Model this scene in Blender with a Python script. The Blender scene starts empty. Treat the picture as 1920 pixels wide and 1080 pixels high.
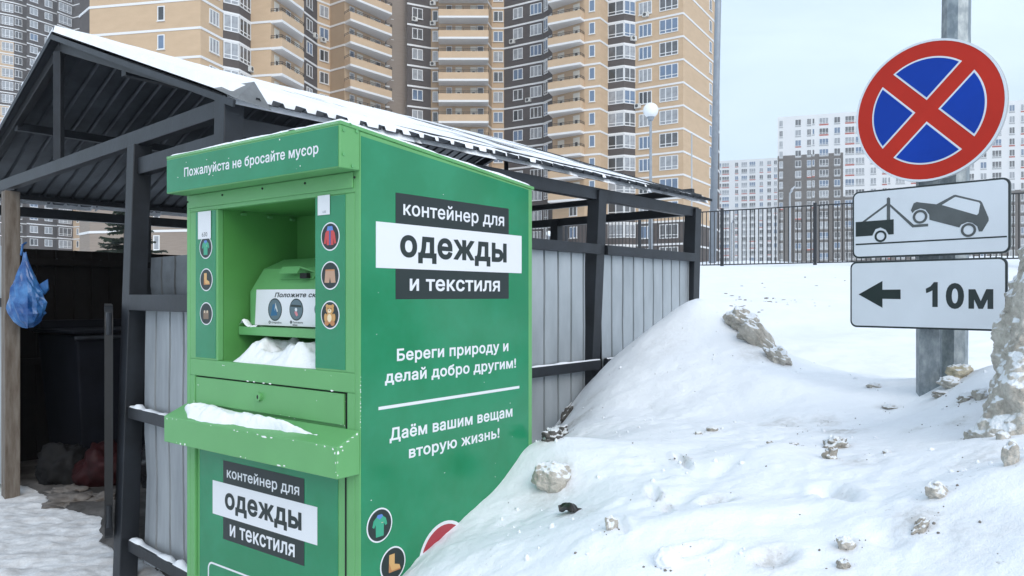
import bpy, bmesh, math, random
import numpy as np
from mathutils import Vector, Matrix
random.seed(7)
scn = bpy.context.scene
COL = scn.collection
R = math.radians
EYE = 1.55; F = 1460.0; CX = 960.0; HY = 555.0     # eye height, focal length and horizon in photo pixels

# ------------------------------------------------------------------ camera
cam_d = bpy.data.cameras.new("camera"); cam = bpy.data.objects.new("camera", cam_d); COL.objects.link(cam)
cam.location = (0, 0, EYE); cam.rotation_euler = (R(90), 0, 0)
cam_d.sensor_width = 36; cam_d.lens = 36 * F / 1920; cam_d.shift_y = 15 / 1920
cam_d.clip_start = 0.05; cam_d.clip_end = 6000
scn.camera = cam

# ------------------------------------------------------------------ sky and sun
SUN_EL, SUN_AZ = R(34), R(160)      # azimuth clockwise from +Y
w = bpy.data.worlds.new("World"); scn.world = w; w.use_nodes = True
nt = w.node_tree; nt.nodes.clear()
out = nt.nodes.new('ShaderNodeOutputWorld'); bg = nt.nodes.new('ShaderNodeBackground')
sky = nt.nodes.new('ShaderNodeTexSky'); sky.sky_type = 'NISHITA'; sky.sun_disc = False
sky.sun_elevation = SUN_EL; sky.sun_rotation = SUN_AZ; sky.air_density = 1.0; sky.dust_density = 2.0; sky.ozone_density = 1.0
tc = nt.nodes.new('ShaderNodeTexCoord'); mp = nt.nodes.new('ShaderNodeMapping'); mp.inputs['Scale'].default_value = (1.3, 1.3, 5.0)
nz = nt.nodes.new('ShaderNodeTexNoise'); nz.inputs['Scale'].default_value = 2.2; nz.inputs['Detail'].default_value = 6; nz.inputs['Distortion'].default_value = .6
cr = nt.nodes.new('ShaderNodeValToRGB'); cr.color_ramp.elements[0].position = .30; cr.color_ramp.elements[0].color = (.62, .62, .62, 1)
cr.color_ramp.elements[1].position = .75; cr.color_ramp.elements[1].color = (.92, .92, .92, 1)
mx = nt.nodes.new('ShaderNodeMixRGB'); mx.inputs[2].default_value = (5.3, 6.35, 7.35, 1)     # thin high cloud veil
nt.links.new(tc.outputs['Generated'], mp.inputs[0]); nt.links.new(mp.outputs[0], nz.inputs['Vector'])
nt.links.new(nz.outputs['Fac'], cr.inputs[0]); nt.links.new(cr.outputs[0], mx.inputs[0])
nt.links.new(sky.outputs[0], mx.inputs[1]); nt.links.new(mx.outputs[0], bg.inputs[0]); nt.links.new(bg.outputs[0], out.inputs[0])
bg.inputs['Strength'].default_value = 0.13
sl = bpy.data.lights.new("sun", 'SUN'); so = bpy.data.objects.new("sun", sl); COL.objects.link(so)
sl.energy = 0.9; sl.angle = R(35); sl.color = (1, .955, .89)
sd = Vector((math.sin(SUN_AZ) * math.cos(SUN_EL), math.cos(SUN_AZ) * math.cos(SUN_EL), math.sin(SUN_EL)))
so.rotation_euler = sd.to_track_quat('Z', 'Y').to_euler(); so.location = (5, -20, 30)
scn.view_settings.view_transform = 'Standard'; scn.view_settings.look = 'None'
scn.view_settings.exposure = 0.55; scn.view_settings.gamma = 1

# ------------------------------------------------------------------ helpers
def P(px, py, Y):                       # a photo pixel at a distance -> a point of the place
    return Vector(((px - CX) / F * Y, Y, EYE + (HY - py) / F * Y))
def ray(px, py): return Vector(((px - CX) / F, 1.0, (HY - py) / F))

MATS = {}
def mat(name, col, rough=.6, metal=0., var=.0, scale=8., bump=0., bscale=60., col2=None, spec=.5, stretch=(1, 1, 1), coat=0., ramp=(.35, .7), emit=None, trans=0., coord='Object', bdist=.01):
    if name in MATS: return MATS[name]
    m = bpy.data.materials.new(name); m.use_nodes = True; t = m.node_tree; b = t.nodes['Principled BSDF']
    b.inputs['Base Color'].default_value = (*col, 1); b.inputs['Roughness'].default_value = rough; b.inputs['Metallic'].default_value = metal
    b.inputs['Specular IOR Level'].default_value = spec
    if coat: b.inputs['Coat Weight'].default_value = coat; b.inputs['Coat Roughness'].default_value = .15
    if trans: b.inputs['Transmission Weight'].default_value = trans
    if emit: b.inputs['Emission Color'].default_value = (*emit[:3], 1); b.inputs['Emission Strength'].default_value = emit[3]
    if var or col2 or bump:
        tcn = t.nodes.new('ShaderNodeTexCoord'); mpn = t.nodes.new('ShaderNodeMapping'); mpn.inputs['Scale'].default_value = stretch
        t.links.new(tcn.outputs[coord], mpn.inputs[0])
    if var or col2:
        n = t.nodes.new('ShaderNodeTexNoise'); n.inputs['Scale'].default_value = scale; n.inputs['Detail'].default_value = 6; n.inputs['Roughness'].default_value = .62
        r = t.nodes.new('ShaderNodeValToRGB'); r.color_ramp.elements[0].position = ramp[0]; r.color_ramp.elements[1].position = ramp[1]
        c2 = col2 if col2 else tuple(min(1, c * (1 + var)) for c in col)
        c1 = col if col2 else tuple(c * (1 - var) for c in col)
        r.color_ramp.elements[0].color = (*c1, 1); r.color_ramp.elements[1].color = (*c2, 1)
        t.links.new(mpn.outputs[0], n.inputs['Vector']); t.links.new(n.outputs['Fac'], r.inputs[0]); t.links.new(r.outputs[0], b.inputs['Base Color'])
    if bump:
        n2 = t.nodes.new('ShaderNodeTexNoise'); n2.inputs['Scale'].default_value = bscale; n2.inputs['Detail'].default_value = 4
        bp = t.nodes.new('ShaderNodeBump'); bp.inputs['Strength'].default_value = bump; bp.inputs['Distance'].default_value = bdist
        t.links.new(mpn.outputs[0], n2.inputs['Vector']); t.links.new(n2.outputs['Fac'], bp.inputs['Height']); t.links.new(bp.outputs[0], b.inputs['Normal'])
    MATS[name] = m; return m

class MB:
    def __init__(s): s.v = []; s.f = []; s.m = []; s.mats = []
    def mi(s, m):
        if m not in s.mats: s.mats.append(m)
        return s.mats.index(m)
    def face(s, pts, m):
        i = len(s.v); s.v += [tuple(p) for p in pts]; s.f.append(tuple(range(i, i + len(pts)))); s.m.append(s.mi(m))
    def raw(s, vs, fs, m):
        i = len(s.v); s.v += [tuple(p) for p in vs]; k = s.mi(m)
        for f in fs: s.f.append(tuple(a + i for a in f)); s.m.append(k)
    def prism(s, O, U, V, N, pts, t0, t1, m, back=True):
        n = len(pts); O = Vector(O); U = Vector(U); V = Vector(V); N = Vector(N)
        a = sum(pts[i][0] * pts[(i + 1) % n][1] - pts[(i + 1) % n][0] * pts[i][1] for i in range(n))
        if (a < 0) != (U.cross(V).dot(N) < 0): pts = pts[::-1]
        B = [O + U * p[0] + V * p[1] + N * t0 for p in pts]; T = [O + U * p[0] + V * p[1] + N * t1 for p in pts]
        fs = [tuple(range(n, 2 * n))] + [(i, (i + 1) % n, n + (i + 1) % n, n + i) for i in range(n)]
        if back: fs.append(tuple(range(n - 1, -1, -1)))
        s.raw(B + T, fs, m)
    def box(s, x0, x1, y0, y1, z0, z1, m):
        s.raw([(x0, y0, z0), (x1, y0, z0), (x1, y1, z0), (x0, y1, z0), (x0, y0, z1), (x1, y0, z1), (x1, y1, z1), (x0, y1, z1)],
              [(0, 3, 2, 1), (4, 5, 6, 7), (0, 1, 5, 4), (1, 2, 6, 5), (2, 3, 7, 6), (3, 0, 4, 7)], m)
    def bar(s, p, q, wd, ht, m, up=(0, 0, 1)):
        p = Vector(p); q = Vector(q); d = (q - p).normalized(); u = Vector(up)
        if abs(d.dot(u)) > .98: u = Vector((0, 1, 0))
        a = d.cross(u).normalized() * wd / 2; b = a.normalized().cross(d) * ht / 2
        vs = [p - a - b, p + a - b, p + a + b, p - a + b, q - a - b, q + a - b, q + a + b, q - a + b]
        s.raw(vs, [(0, 3, 2, 1), (4, 5, 6, 7), (0, 1, 5, 4), (1, 2, 6, 5), (2, 3, 7, 6), (3, 0, 4, 7)], m)
    def tube(s, path, r, m, n=10, cap=True):
        path = [Vector(p) for p in path]; k = len(path); rs = r if isinstance(r, (list, tuple)) else [r] * k
        vs = []; fs = []
        for i, p in enumerate(path):
            d = (path[min(i + 1, k - 1)] - path[max(i - 1, 0)]).normalized()
            u = Vector((0, 0, 1)) if abs(d.z) < .9 else Vector((1, 0, 0))
            a = d.cross(u).normalized(); b = a.cross(d)
            for j in range(n):
                th = 2 * math.pi * (j + .5) / n; vs.append(p + (a * math.cos(th) + b * math.sin(th)) * rs[i])
        for i in range(k - 1):
            for j in range(n): fs.append((i * n + j, i * n + (j + 1) % n, (i + 1) * n + (j + 1) % n, (i + 1) * n + j))
        if cap: fs.append(tuple(range(n))); fs.append(tuple(range(k * n - 1, (k - 1) * n - 1, -1)))
        s.raw(vs, fs, m)
    def build(s, name, parent=None, off=None, smooth=False, bevel=0., loc=None, rotz=0.):
        me = bpy.data.meshes.new(name); o_ = Vector(off) if off is not None else Vector((0, 0, 0))
        me.from_pydata([tuple(Vector(v) - o_) for v in s.v], [], s.f)
        for m in s.mats: me.materials.append(m)
        me.polygons.foreach_set('material_index', s.m)
        if smooth: me.polygons.foreach_set('use_smooth', [True] * len(s.f))
        bm = bmesh.new(); bm.from_mesh(me)
        if smooth: bmesh.ops.remove_doubles(bm, verts=bm.verts, dist=1e-5)
        bmesh.ops.recalc_face_normals(bm, faces=bm.faces); bm.to_mesh(me); bm.free()
        me.update(); ob = bpy.data.objects.new(name, me); COL.objects.link(ob)
        if parent: ob.parent = parent
        if loc is not None: ob.location = loc
        ob.rotation_euler.z = rotz
        if bevel:
            bv = ob.modifiers.new('bevel', 'BEVEL'); bv.width = bevel; bv.segments = 2; bv.limit_method = 'ANGLE'; bv.angle_limit = R(40)
        return ob
def tag(o, label=None, cat=None, group=None, kind=None):
    if label: o['label'] = label
    if cat: o['category'] = cat
    if group: o['group'] = group
    if kind: o['kind'] = kind
    return o
def thing(name, loc, label, cat, group=None, rotz=0.):
    o = bpy.data.objects.new(name, None); COL.objects.link(o); o.location = loc; o.rotation_euler.z = rotz; o.empty_display_size = .2
    return tag(o, label, cat, group)
def inst(name, me, parent, loc, rotz=0.):
    o = bpy.data.objects.new(name, me); COL.objects.link(o); o.parent = parent; o.location = loc; o.rotation_euler.z = rotz
    return o

# text: outlines of the built-in font, each contour filled on its own (contours of one letter overlap)
from mathutils.geometry import interpolate_bezier, delaunay_2d_cdt
_T = {}
def _inside(p, poly):
    c = False; n = len(poly)
    for i in range(n):
        a, b = poly[i], poly[i - 1]
        if (a[1] > p[1]) != (b[1] > p[1]) and p[0] < (b[0] - a[0]) * (p[1] - a[1]) / (b[1] - a[1]) + a[0]: c = not c
    return c
def text_mesh(txt, bold=.0, shear=0.):
    key = (txt, bold, shear)
    if key in _T: return _T[key]
    cu = bpy.data.curves.new('t', 'FONT'); cu.body = txt; cu.size = 1; cu.resolution_u = 5; cu.space_character = 1 + bold * 2.2
    ob = bpy.data.objects.new('t', cu); COL.objects.link(ob); bpy.context.view_layer.update()
    cv = ob.to_curve(bpy.context.evaluated_depsgraph_get()); cont = []
    for sp_ in cv.splines:
        pts = []; bp = sp_.bezier_points
        for i in range(len(bp)):
            a, b = bp[i], bp[(i + 1) % len(bp)]
            k = 2 if a.handle_right_type == 'VECTOR' and b.handle_left_type == 'VECTOR' else 6
            pts += [(q.x, q.y) for q in interpolate_bezier(a.co, a.handle_right, b.handle_left, b.co, k)[:-1]]
        cl = [pts[0]]
        for q in pts[1:]:
            if math.hypot(q[0] - cl[-1][0], q[1] - cl[-1][1]) > 1e-4: cl.append(q)
        if math.hypot(cl[0][0] - cl[-1][0], cl[0][1] - cl[-1][1]) < 1e-4: cl.pop()
        ar = sum(cl[i - 1][0] * cl[i][1] - cl[i][0] * cl[i - 1][1] for i in range(len(cl))) / 2; cont.append((ar, cl))
    ob.to_curve_clear(); bpy.data.objects.remove(ob); bpy.data.curves.remove(cu)
    def grow(cl, osg):
        n = len(cl); o = []
        for i in range(n):
            p0, p1, p2 = cl[i - 1], cl[i], cl[(i + 1) % n]
            d1 = (p1[0] - p0[0], p1[1] - p0[1]); d2 = (p2[0] - p1[0], p2[1] - p1[1]); l1 = math.hypot(*d1); l2 = math.hypot(*d2)
            n1 = (d1[1] / l1 * osg, -d1[0] / l1 * osg); n2 = (d2[1] / l2 * osg, -d2[0] / l2 * osg); m = (n1[0] + n2[0], n1[1] + n2[1]); q = m[0] ** 2 + m[1] ** 2
            k = 2 * bold / max(q, 1.2); o.append((p1[0] + m[0] * k, p1[1] + m[1] * k))
        return o
    loops = []
    for k, (ar, cl) in enumerate(cont):
        sg_ = math.copysign(1, ar)
        for k2, (a2, c2) in enumerate(cont):
            if k2 != k and abs(a2) > abs(ar) and a2 * ar < 0 and _inside(cl[0], c2): sg_ = math.copysign(1, a2)
        loops.append(grow(cl, sg_) if bold else cl)
    # group the loops of one letter by overlapping boxes, then resolve crossings and keep what any stroke covers
    box = lambda l: (min(p[0] for p in l), max(p[0] for p in l)); vs = []; fs = []; gr = []
    for l in sorted(loops, key=lambda l: box(l)[0]):
        b = box(l)
        if gr and b[0] < gr[-1][1]: gr[-1][0].append(l); gr[-1][1] = max(gr[-1][1], b[1])
        else: gr.append([[l], b[1]])
    for ls, _ in gr:
        co = []; ed = []
        for l in ls:
            b0 = len(co); co += [Vector(p) for p in l]; ed += [(b0 + i, b0 + (i + 1) % len(l)) for i in range(len(l))]
        v2, _e, f2, *_r = delaunay_2d_cdt(co, ed, [], 0, 1e-6)
        b0 = len(vs); vs += [(v.x + shear * v.y, v.y) for v in v2]
        for t in f2:
            cx = sum(v2[k].x for k in t) / 3; cy = sum(v2[k].y for k in t) / 3; wn = 0
            for l in ls:
                for i in range(len(l)):
                    a, b = l[i - 1], l[i]; cr = (b[0] - a[0]) * (cy - a[1]) - (cx - a[0]) * (b[1] - a[1])
                    if a[1] <= cy < b[1] and cr > 0: wn += 1
                    elif b[1] <= cy < a[1] and cr < 0: wn -= 1
            if wn: fs.append(tuple(b0 + k for k in t))
    _T[key] = (vs, fs); return _T[key]
def glyph_h(ch, bold): 
    vs, _ = text_mesh(ch, bold); return max(v[1] for v in vs)
def lettering(mb, txt, O, U, V, N, u0, u1, v0, h, t, m, bold=.012, cap=False, shear=0., maxw=False):
    """text from u0 to u1 with the baseline at v0 and letters h tall (capital height if cap, else height of small letters)"""
    vs, fs = text_mesh(txt, bold, shear); xa = min(v[0] for v in vs); xb = max(v[0] for v in vs)
    sx = (u1 - u0) / (xb - xa); sy = h / glyph_h('Н' if cap else 'н', bold)
    O = Vector(O); U = Vector(U); V = Vector(V); N = Vector(N)
    mb.raw([O + U * (u0 + (x - xa) * sx) + V * (v0 + y * sy) + N * t for x, y in vs], fs, m)

def ell(cx, cy, rx, ry, n=28, a0=0., a1=2 * math.pi):
    full = abs(a1 - a0 - 2 * math.pi) < 1e-6
    k = n if full else n + 1
    return [(cx + rx * math.cos(a0 + (a1 - a0) * i / n), cy + ry * math.sin(a0 + (a1 - a0) * i / n)) for i in range(k)]
def rrect(x0, x1, y0, y1, r, n=6):
    pts = []
    for cx, cy, a in ((x1 - r, y1 - r, 0), (x0 + r, y1 - r, 90), (x0 + r, y0 + r, 180), (x1 - r, y0 + r, 270)):
        pts += [(cx + r * math.cos(R(a + 90 * i / n)), cy + r * math.sin(R(a + 90 * i / n))) for i in range(n + 1)]
    return pts
def ring(mb, O, U, V, N, outer, inner, t0, t1, m):
    n = len(outer); O = Vector(O); U = Vector(U); V = Vector(V); N = Vector(N)
    f = lambda p, t: O + U * p[0] + V * p[1] + N * t
    vs = [f(p, t1) for p in outer] + [f(p, t1) for p in inner] + [f(p, t0) for p in outer] + [f(p, t0) for p in inner]
    fs = []
    for i in range(n):
        j = (i + 1) % n
        fs += [(i, j, n + j, n + i), (i, 2 * n + i, 2 * n + j, j), (n + i, n + j, 3 * n + j, 3 * n + i)]
    mb.raw(vs, fs, m)

# vectorised gradient-like value noise
_rng = np.random.RandomState(3); _tab = _rng.rand(256, 256)
def vnoise(x, y):
    xi = np.floor(x).astype(int); yi = np.floor(y).astype(int); fx = x - xi; fy = y - yi
    fx = fx * fx * fx * (fx * (fx * 6 - 15) + 10); fy = fy * fy * fy * (fy * (fy * 6 - 15) + 10)
    g = lambda a, b: _tab[a % 256, b % 256]
    return (g(xi, yi) * (1 - fx) + g(xi + 1, yi) * fx) * (1 - fy) + (g(xi, yi + 1) * (1 - fx) + g(xi + 1, yi + 1) * fx) * fy - .5
def fbm(x, y, o=4, lac=2.1, gain=.5):
    s = 0; a = 1.
    for i in range(o): s = s + a * vnoise(x + 17.3 * i, y + 41.7 * i); x, y = (x * lac * .8 - y * lac * .6), (x * lac * .6 + y * lac * .8); a *= gain
    return s
def sstep(a, b, x): t = np.clip((x - a) / (b - a), 0, 1); return t * t * (3 - 2 * t)

# ------------------------------------------------------------------ layout frames
# shelter: corner post under the right end of the gable, directions along the gable (to the left) and along the right wall
SC = Vector((-1.303, 3.59, 0)); SG = Vector((-.726, .687, 0)).normalized(); SR = Vector((.633, .774, 0)).normalized()
SW, SL = 4.82, 4.72; ZT = 2.459; ZR = 3.292
def sp(s, t, z=0.): v = SC + SG * s + SR * t; v.z = z; return v
# clothing container: front right bottom corner at the distance of 2.5 m
BA = math.atan2(-.6124, .7906); BW, BD = 1.04, .934
BX = Vector((.7906, -.6124, 0)); BY = Vector((.6124, .7906, 0)); BZ = Vector((0, 0, 1))
BO = Vector((-.488, 2.5, 0)) - BX * BW

# ------------------------------------------------------------------ snow ground (one sheet to the horizon)
ctl = []
def cp(px, py, Y): p = P(px, py, Y); ctl.append((p.x, p.y, p.z))
for a in ((760, 1080, 2.62), (840, 1010, 2.8), (900, 950, 2.97), (950, 893, 3.12), (1000, 843, 3.26), (900, 1080, 2.36), (1000, 1080, 2.22), (1100, 1080, 2.1), (1300, 1080, 1.95), (1500, 1080, 1.85), (1700, 1080, 1.75), (1900, 1080, 1.6),
          (1000, 960, 2.85), (1100, 930, 2.75), (1300, 930, 2.5), (1500, 930, 2.4), (1700, 930, 2.2), (1900, 930, 1.92), (1020, 870, 3.4),
          (1100, 840, 3.5), (1300, 830, 3.3), (1500, 830, 3.1), (1700, 820, 2.9), (1900, 835, 2.35), (1100, 790, 4.3), (1200, 770, 4.4), (1400, 760, 4.1), (1600, 755, 3.85), (1750, 750, 3.65),
          (1500, 706, 4.3), (1600, 718, 4.2), (1720, 717, 4.0), (1840, 697, 3.6), (1900, 690, 3.4),
          (1320, 556, 5.5), (1362, 580, 5.45), (1300, 600, 5.3), (1250, 640, 5.2), (1200, 690, 5.0), (1160, 730, 4.8), (1350, 630, 5.1), (1400, 640, 5.0), (1450, 690, 4.55), (1475, 690, 4.6), (1420, 632, 5.15),
          (1265, 585, 5.65), (1210, 622, 5.55), (1160, 668, 5.45), (1110, 722, 5.3), (1060, 785, 5.05), (1025, 832, 4.7)): cp(*a)
ctl += [(x, y, .93 + .0868 * (y - 5.5)) for x in (1.9, 4, 7, 12, 20) for y in (6.2, 8, 11, 15, 19)]
ctl += [(1.55, 6.35, 1.12), (1.2, 7.0, 1.05), (2.2, 5.5, .98), (2.8, 5.2, .93), (3.4, 4.6, .95), (2.6, 2.2, 1.12), (2.6, 3.3, 1.15), (3.5, 3, 1.15), (5, 1.5, 1.05), (2.0, .6, .95), (5, -3, .6), (1.2, .6, .8), (.6, .3, .5), (0, -.3, .25)]
for t in (-.4, 0, .5, 1., 1.6, 2.2): p = sp(-.05, t); ctl.append((p.x, p.y, .1 + .2 * max(0, t - .6)))
ctl += [(-.55, 2.35, .33), (-.85, 2.55, .1), (-.3, 2.15, .45), (0, 1.75, .58), (-.5, 1.3, .2), (-1.3, 2.9, .02), (-2, 3.4, 0), (-1, 1.5, 0), (-3, 3, 0), (-6, 3, 0), (-4, 5, 0), (-7, 7, 0), (-3, 6, 0), (-4, 8, 0), (-2, 7, 0), (-1, 6, 0), (0, 7.5, 0.02),
        (-10, 4, 0), (-20, 6, 0), (-3, 0, 0), (-8, -4, 0), (0, -6, 0), (-20, -20, 0), (20, -20, .3), (0, -40, 0), (-40, 0, 0), (40, -10, .8),
        (-5, 11, .15), (-10, 11, .2), (0, 11, .6), (-8, 18, 1.3), (-2, 18, 1.6), (3, 9, 1.05), (-20, 20, 1.5)]
C = np.array(ctl)
def _k(r): return np.sqrt(r * r + .25 ** 2)
_A = _k(np.hypot(C[:, None, 0] - C[None, :, 0], C[:, None, 1] - C[None, :, 1])) + np.eye(len(C)) * -1e-3
_Wt = np.linalg.solve(np.block([[_A, np.ones((len(C), 1))], [np.ones((1, len(C))), np.zeros((1, 1))]]), np.append(C[:, 2], 0))
def Hs(x, y):
    x = np.asarray(x, float); y = np.asarray(y, float); sh = x.shape; x = x.ravel(); y = y.ravel(); o = np.zeros(x.size)
    for i in range(0, x.size, 20000):
        j = slice(i, i + 20000)
        o[j] = _k(np.hypot(x[j, None] - C[None, :, 0], y[j, None] - C[None, :, 1])) @ _Wt[:-1] + _Wt[-1]
    # inside the shelter the floor is flat
    dx = x - SC.x; dy = y - SC.y; det = SG.x * SR.y - SR.x * SG.y
    s = (dx * SR.y - dy * SR.x) / det; t = (SG.x * dy - SG.y * dx) / det
    ins = sstep(-.02, .25, s) * sstep(-.3, .2, t) * (1 - sstep(SL - .1, SL + .3, t)) * (1 - sstep(SW + .2, SW + .8, s))
    o *= 1 - ins
    # beyond the fence a level plateau with a low bank
    far = sstep(18, 23, y); plat = 2.42 + .42 * np.exp(-((y - 29.5 + .55 * (x - 5)) / 2.6) ** 2) * (.75 + .6 * vnoise(x * .4, y * .2)) - .5 * sstep(35, 60, y)
    o = o * (1 - far) + plat * far
    edge = sstep(30, 80, np.abs(x)) * (1 - far); o = o * (1 - edge) + .4 * edge
    edge = sstep(10, 60, -y); o = o * (1 - edge)
    return np.maximum(o, -.02).reshape(sh)
dents = []
def hitpx(px, py, y0=1.2, y1=30):
    ys = np.concatenate([np.linspace(y0, 8, 1400), np.linspace(8, y1, 600)]); zs = EYE + (HY - py) / F * ys; xs = (px - CX) / F * ys
    d = zs - Hs(xs, ys); k = np.argmax(d < 0); return Vector((xs[k], ys[k], zs[k]))
for px, py, rx, ry, dp in ((1568, 940, .055, .12, .028), (1345, 945, .06, .05, .018), (1280, 865, .02, .12, .03), (1225, 930, .018, .08, .025), (1250, 955, .015, .09, .02), (1165, 1000, .02, .07, .015), (1300, 1035, .07, .03, .03), (1452, 1045, .06, .045, .02), (1660, 1015, .05, .07, .015), (1490, 800, .07, .04, .02)):
    p = hitpx(px, py); dents.append((p.x, p.y, rx, ry, dp))
def Hd(x, y):
    z = Hs(x, y)
    pile = sstep(.12, .5, z) * (1 - sstep(7, 10, y))
    z = z + pile * (.045 * fbm(x * 1.3, y * 1.3, 2) + .017 * fbm(x * 4.2 + 3, y * 4.2, 3) + .010 * np.maximum(fbm(x * 6.5 + 9, y * 6.5, 4, gain=.6), 0) * sstep(-.1, .25, vnoise(x * 1.1 + 4, y * 1.1)) + .003 * np.abs(fbm(x * 18, y * 18, 3)) - .004)
    crust = pile * sstep(-.12, .22, vnoise(x * 1.7 + 7, y * 1.7) + .5 * vnoise(x * 4.3, y * 4.3))
    near = 1 - .6 * sstep(3.6, 4.6, y); z = z + crust * near * (.014 * np.maximum(fbm(x * 9 + 1, y * 9, 3, gain=.6) - .1, 0) + .0045 * fbm(x * 24, y * 24, 3, gain=.65))
    z = z + pile * near * (.030 * np.exp(-((x - .22) / .16) ** 2 - ((y - 3.02) / .13) ** 2) + .05 * np.exp(-((x - 1.35) / .28) ** 2 - ((y - 2.02) / .16) ** 2) + .035 * np.exp(-((x - .55) / .30) ** 2 - ((y - 2.25) / .09) ** 2) + .04 * np.exp(-((x - .95) / .16) ** 2 - ((y - 2.95) / .22) ** 2))
    d_ = (x - .75) * .80 - (y - 2.75) * .60; a_ = (x - .75) * .60 + (y - 2.75) * .80; z = z - pile * .030 * np.exp(-((d_ + .03 * vnoise(a_ * 4, a_ * 0)) / .035) ** 2) * np.exp(-(a_ / .55) ** 4) * (.55 + vnoise(a_ * 6, a_ * 0 + 2))
    low = (1 - sstep(.05, .35, z)) * (1 - sstep(12, 18, y))
    z = z + low * (.018 * fbm(x * 3, y * 3, 2) + .022 * fbm(x * 9, y * 9, 4, gain=.6))
    fld = sstep(7, 10, y); z = z + fld * (.06 * fbm(x * .8, y * .8, 4) + .03 * np.maximum(fbm(x * 3, y * 3, 3), 0))
    for a, b, rx, ry, dp in dents:
        q = ((x - a) / rx) ** 2 + ((y - b) / ry) ** 2; z = z - dp * (1 - sstep(.45, 1.0, np.sqrt(q) + .35 * fbm(x * 14, y * 14, 3))) + dp * .3 * np.exp(-((np.sqrt(q) - 1.3) / .25) ** 2)
    return z
def lines(segs):
    o = []
    for a, b, st in segs: o += list(np.arange(a, b, st))
    return o
def geo(a, st, g, lim):
    o = []
    while abs(a) < lim: o.append(a); a += st; st *= g
    return o + [math.copysign(lim, a)]
gx = np.array(sorted(set([round(v, 4) for v in [-v for v in geo(6.0, .12, 1.16, 4000)] + lines(((-6, -1.3, .03), (-1.3, 3.2, .0125), (3.2, 6, .04))) + geo(6, .1, 1.14, 4000)])))
gy = np.array(sorted(set([round(v, 4) for v in [-v for v in geo(-.6 * -1, .1, 1.2, 4000)] + lines(((-.6, .9, .06), (.9, 5.9, .0125), (5.9, 8, .03))) + geo(8, .05, 1.035, 45)[:-1] + geo(45, 2, 1.15, 4000)])))
XX, YY = np.meshgrid(gx, gy); ZZ = Hd(XX, YY)
nx, ny = len(gx), len(gy)
me = bpy.data.meshes.new('snow_ground'); me.vertices.add(nx * ny)
me.vertices.foreach_set('co', np.stack([XX.ravel(), YY.ravel(), ZZ.ravel()], 1).astype(np.float32).ravel())
ii = (np.arange(ny - 1)[:, None] * nx + np.arange(nx - 1)[None, :]).ravel()
quads = np.stack([ii, ii + 1, ii + nx + 1, ii + nx], 1).astype(np.int32)
me.loops.add(quads.size); me.loops.foreach_set('vertex_index', quads.ravel()); me.polygons.add(len(quads))
me.polygons.foreach_set('loop_start', np.arange(0, quads.size, 4, dtype=np.int32)); me.polygons.foreach_set('use_smooth', np.ones(len(quads), bool))
me.update(calc_edges=True); me.validate()

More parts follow.
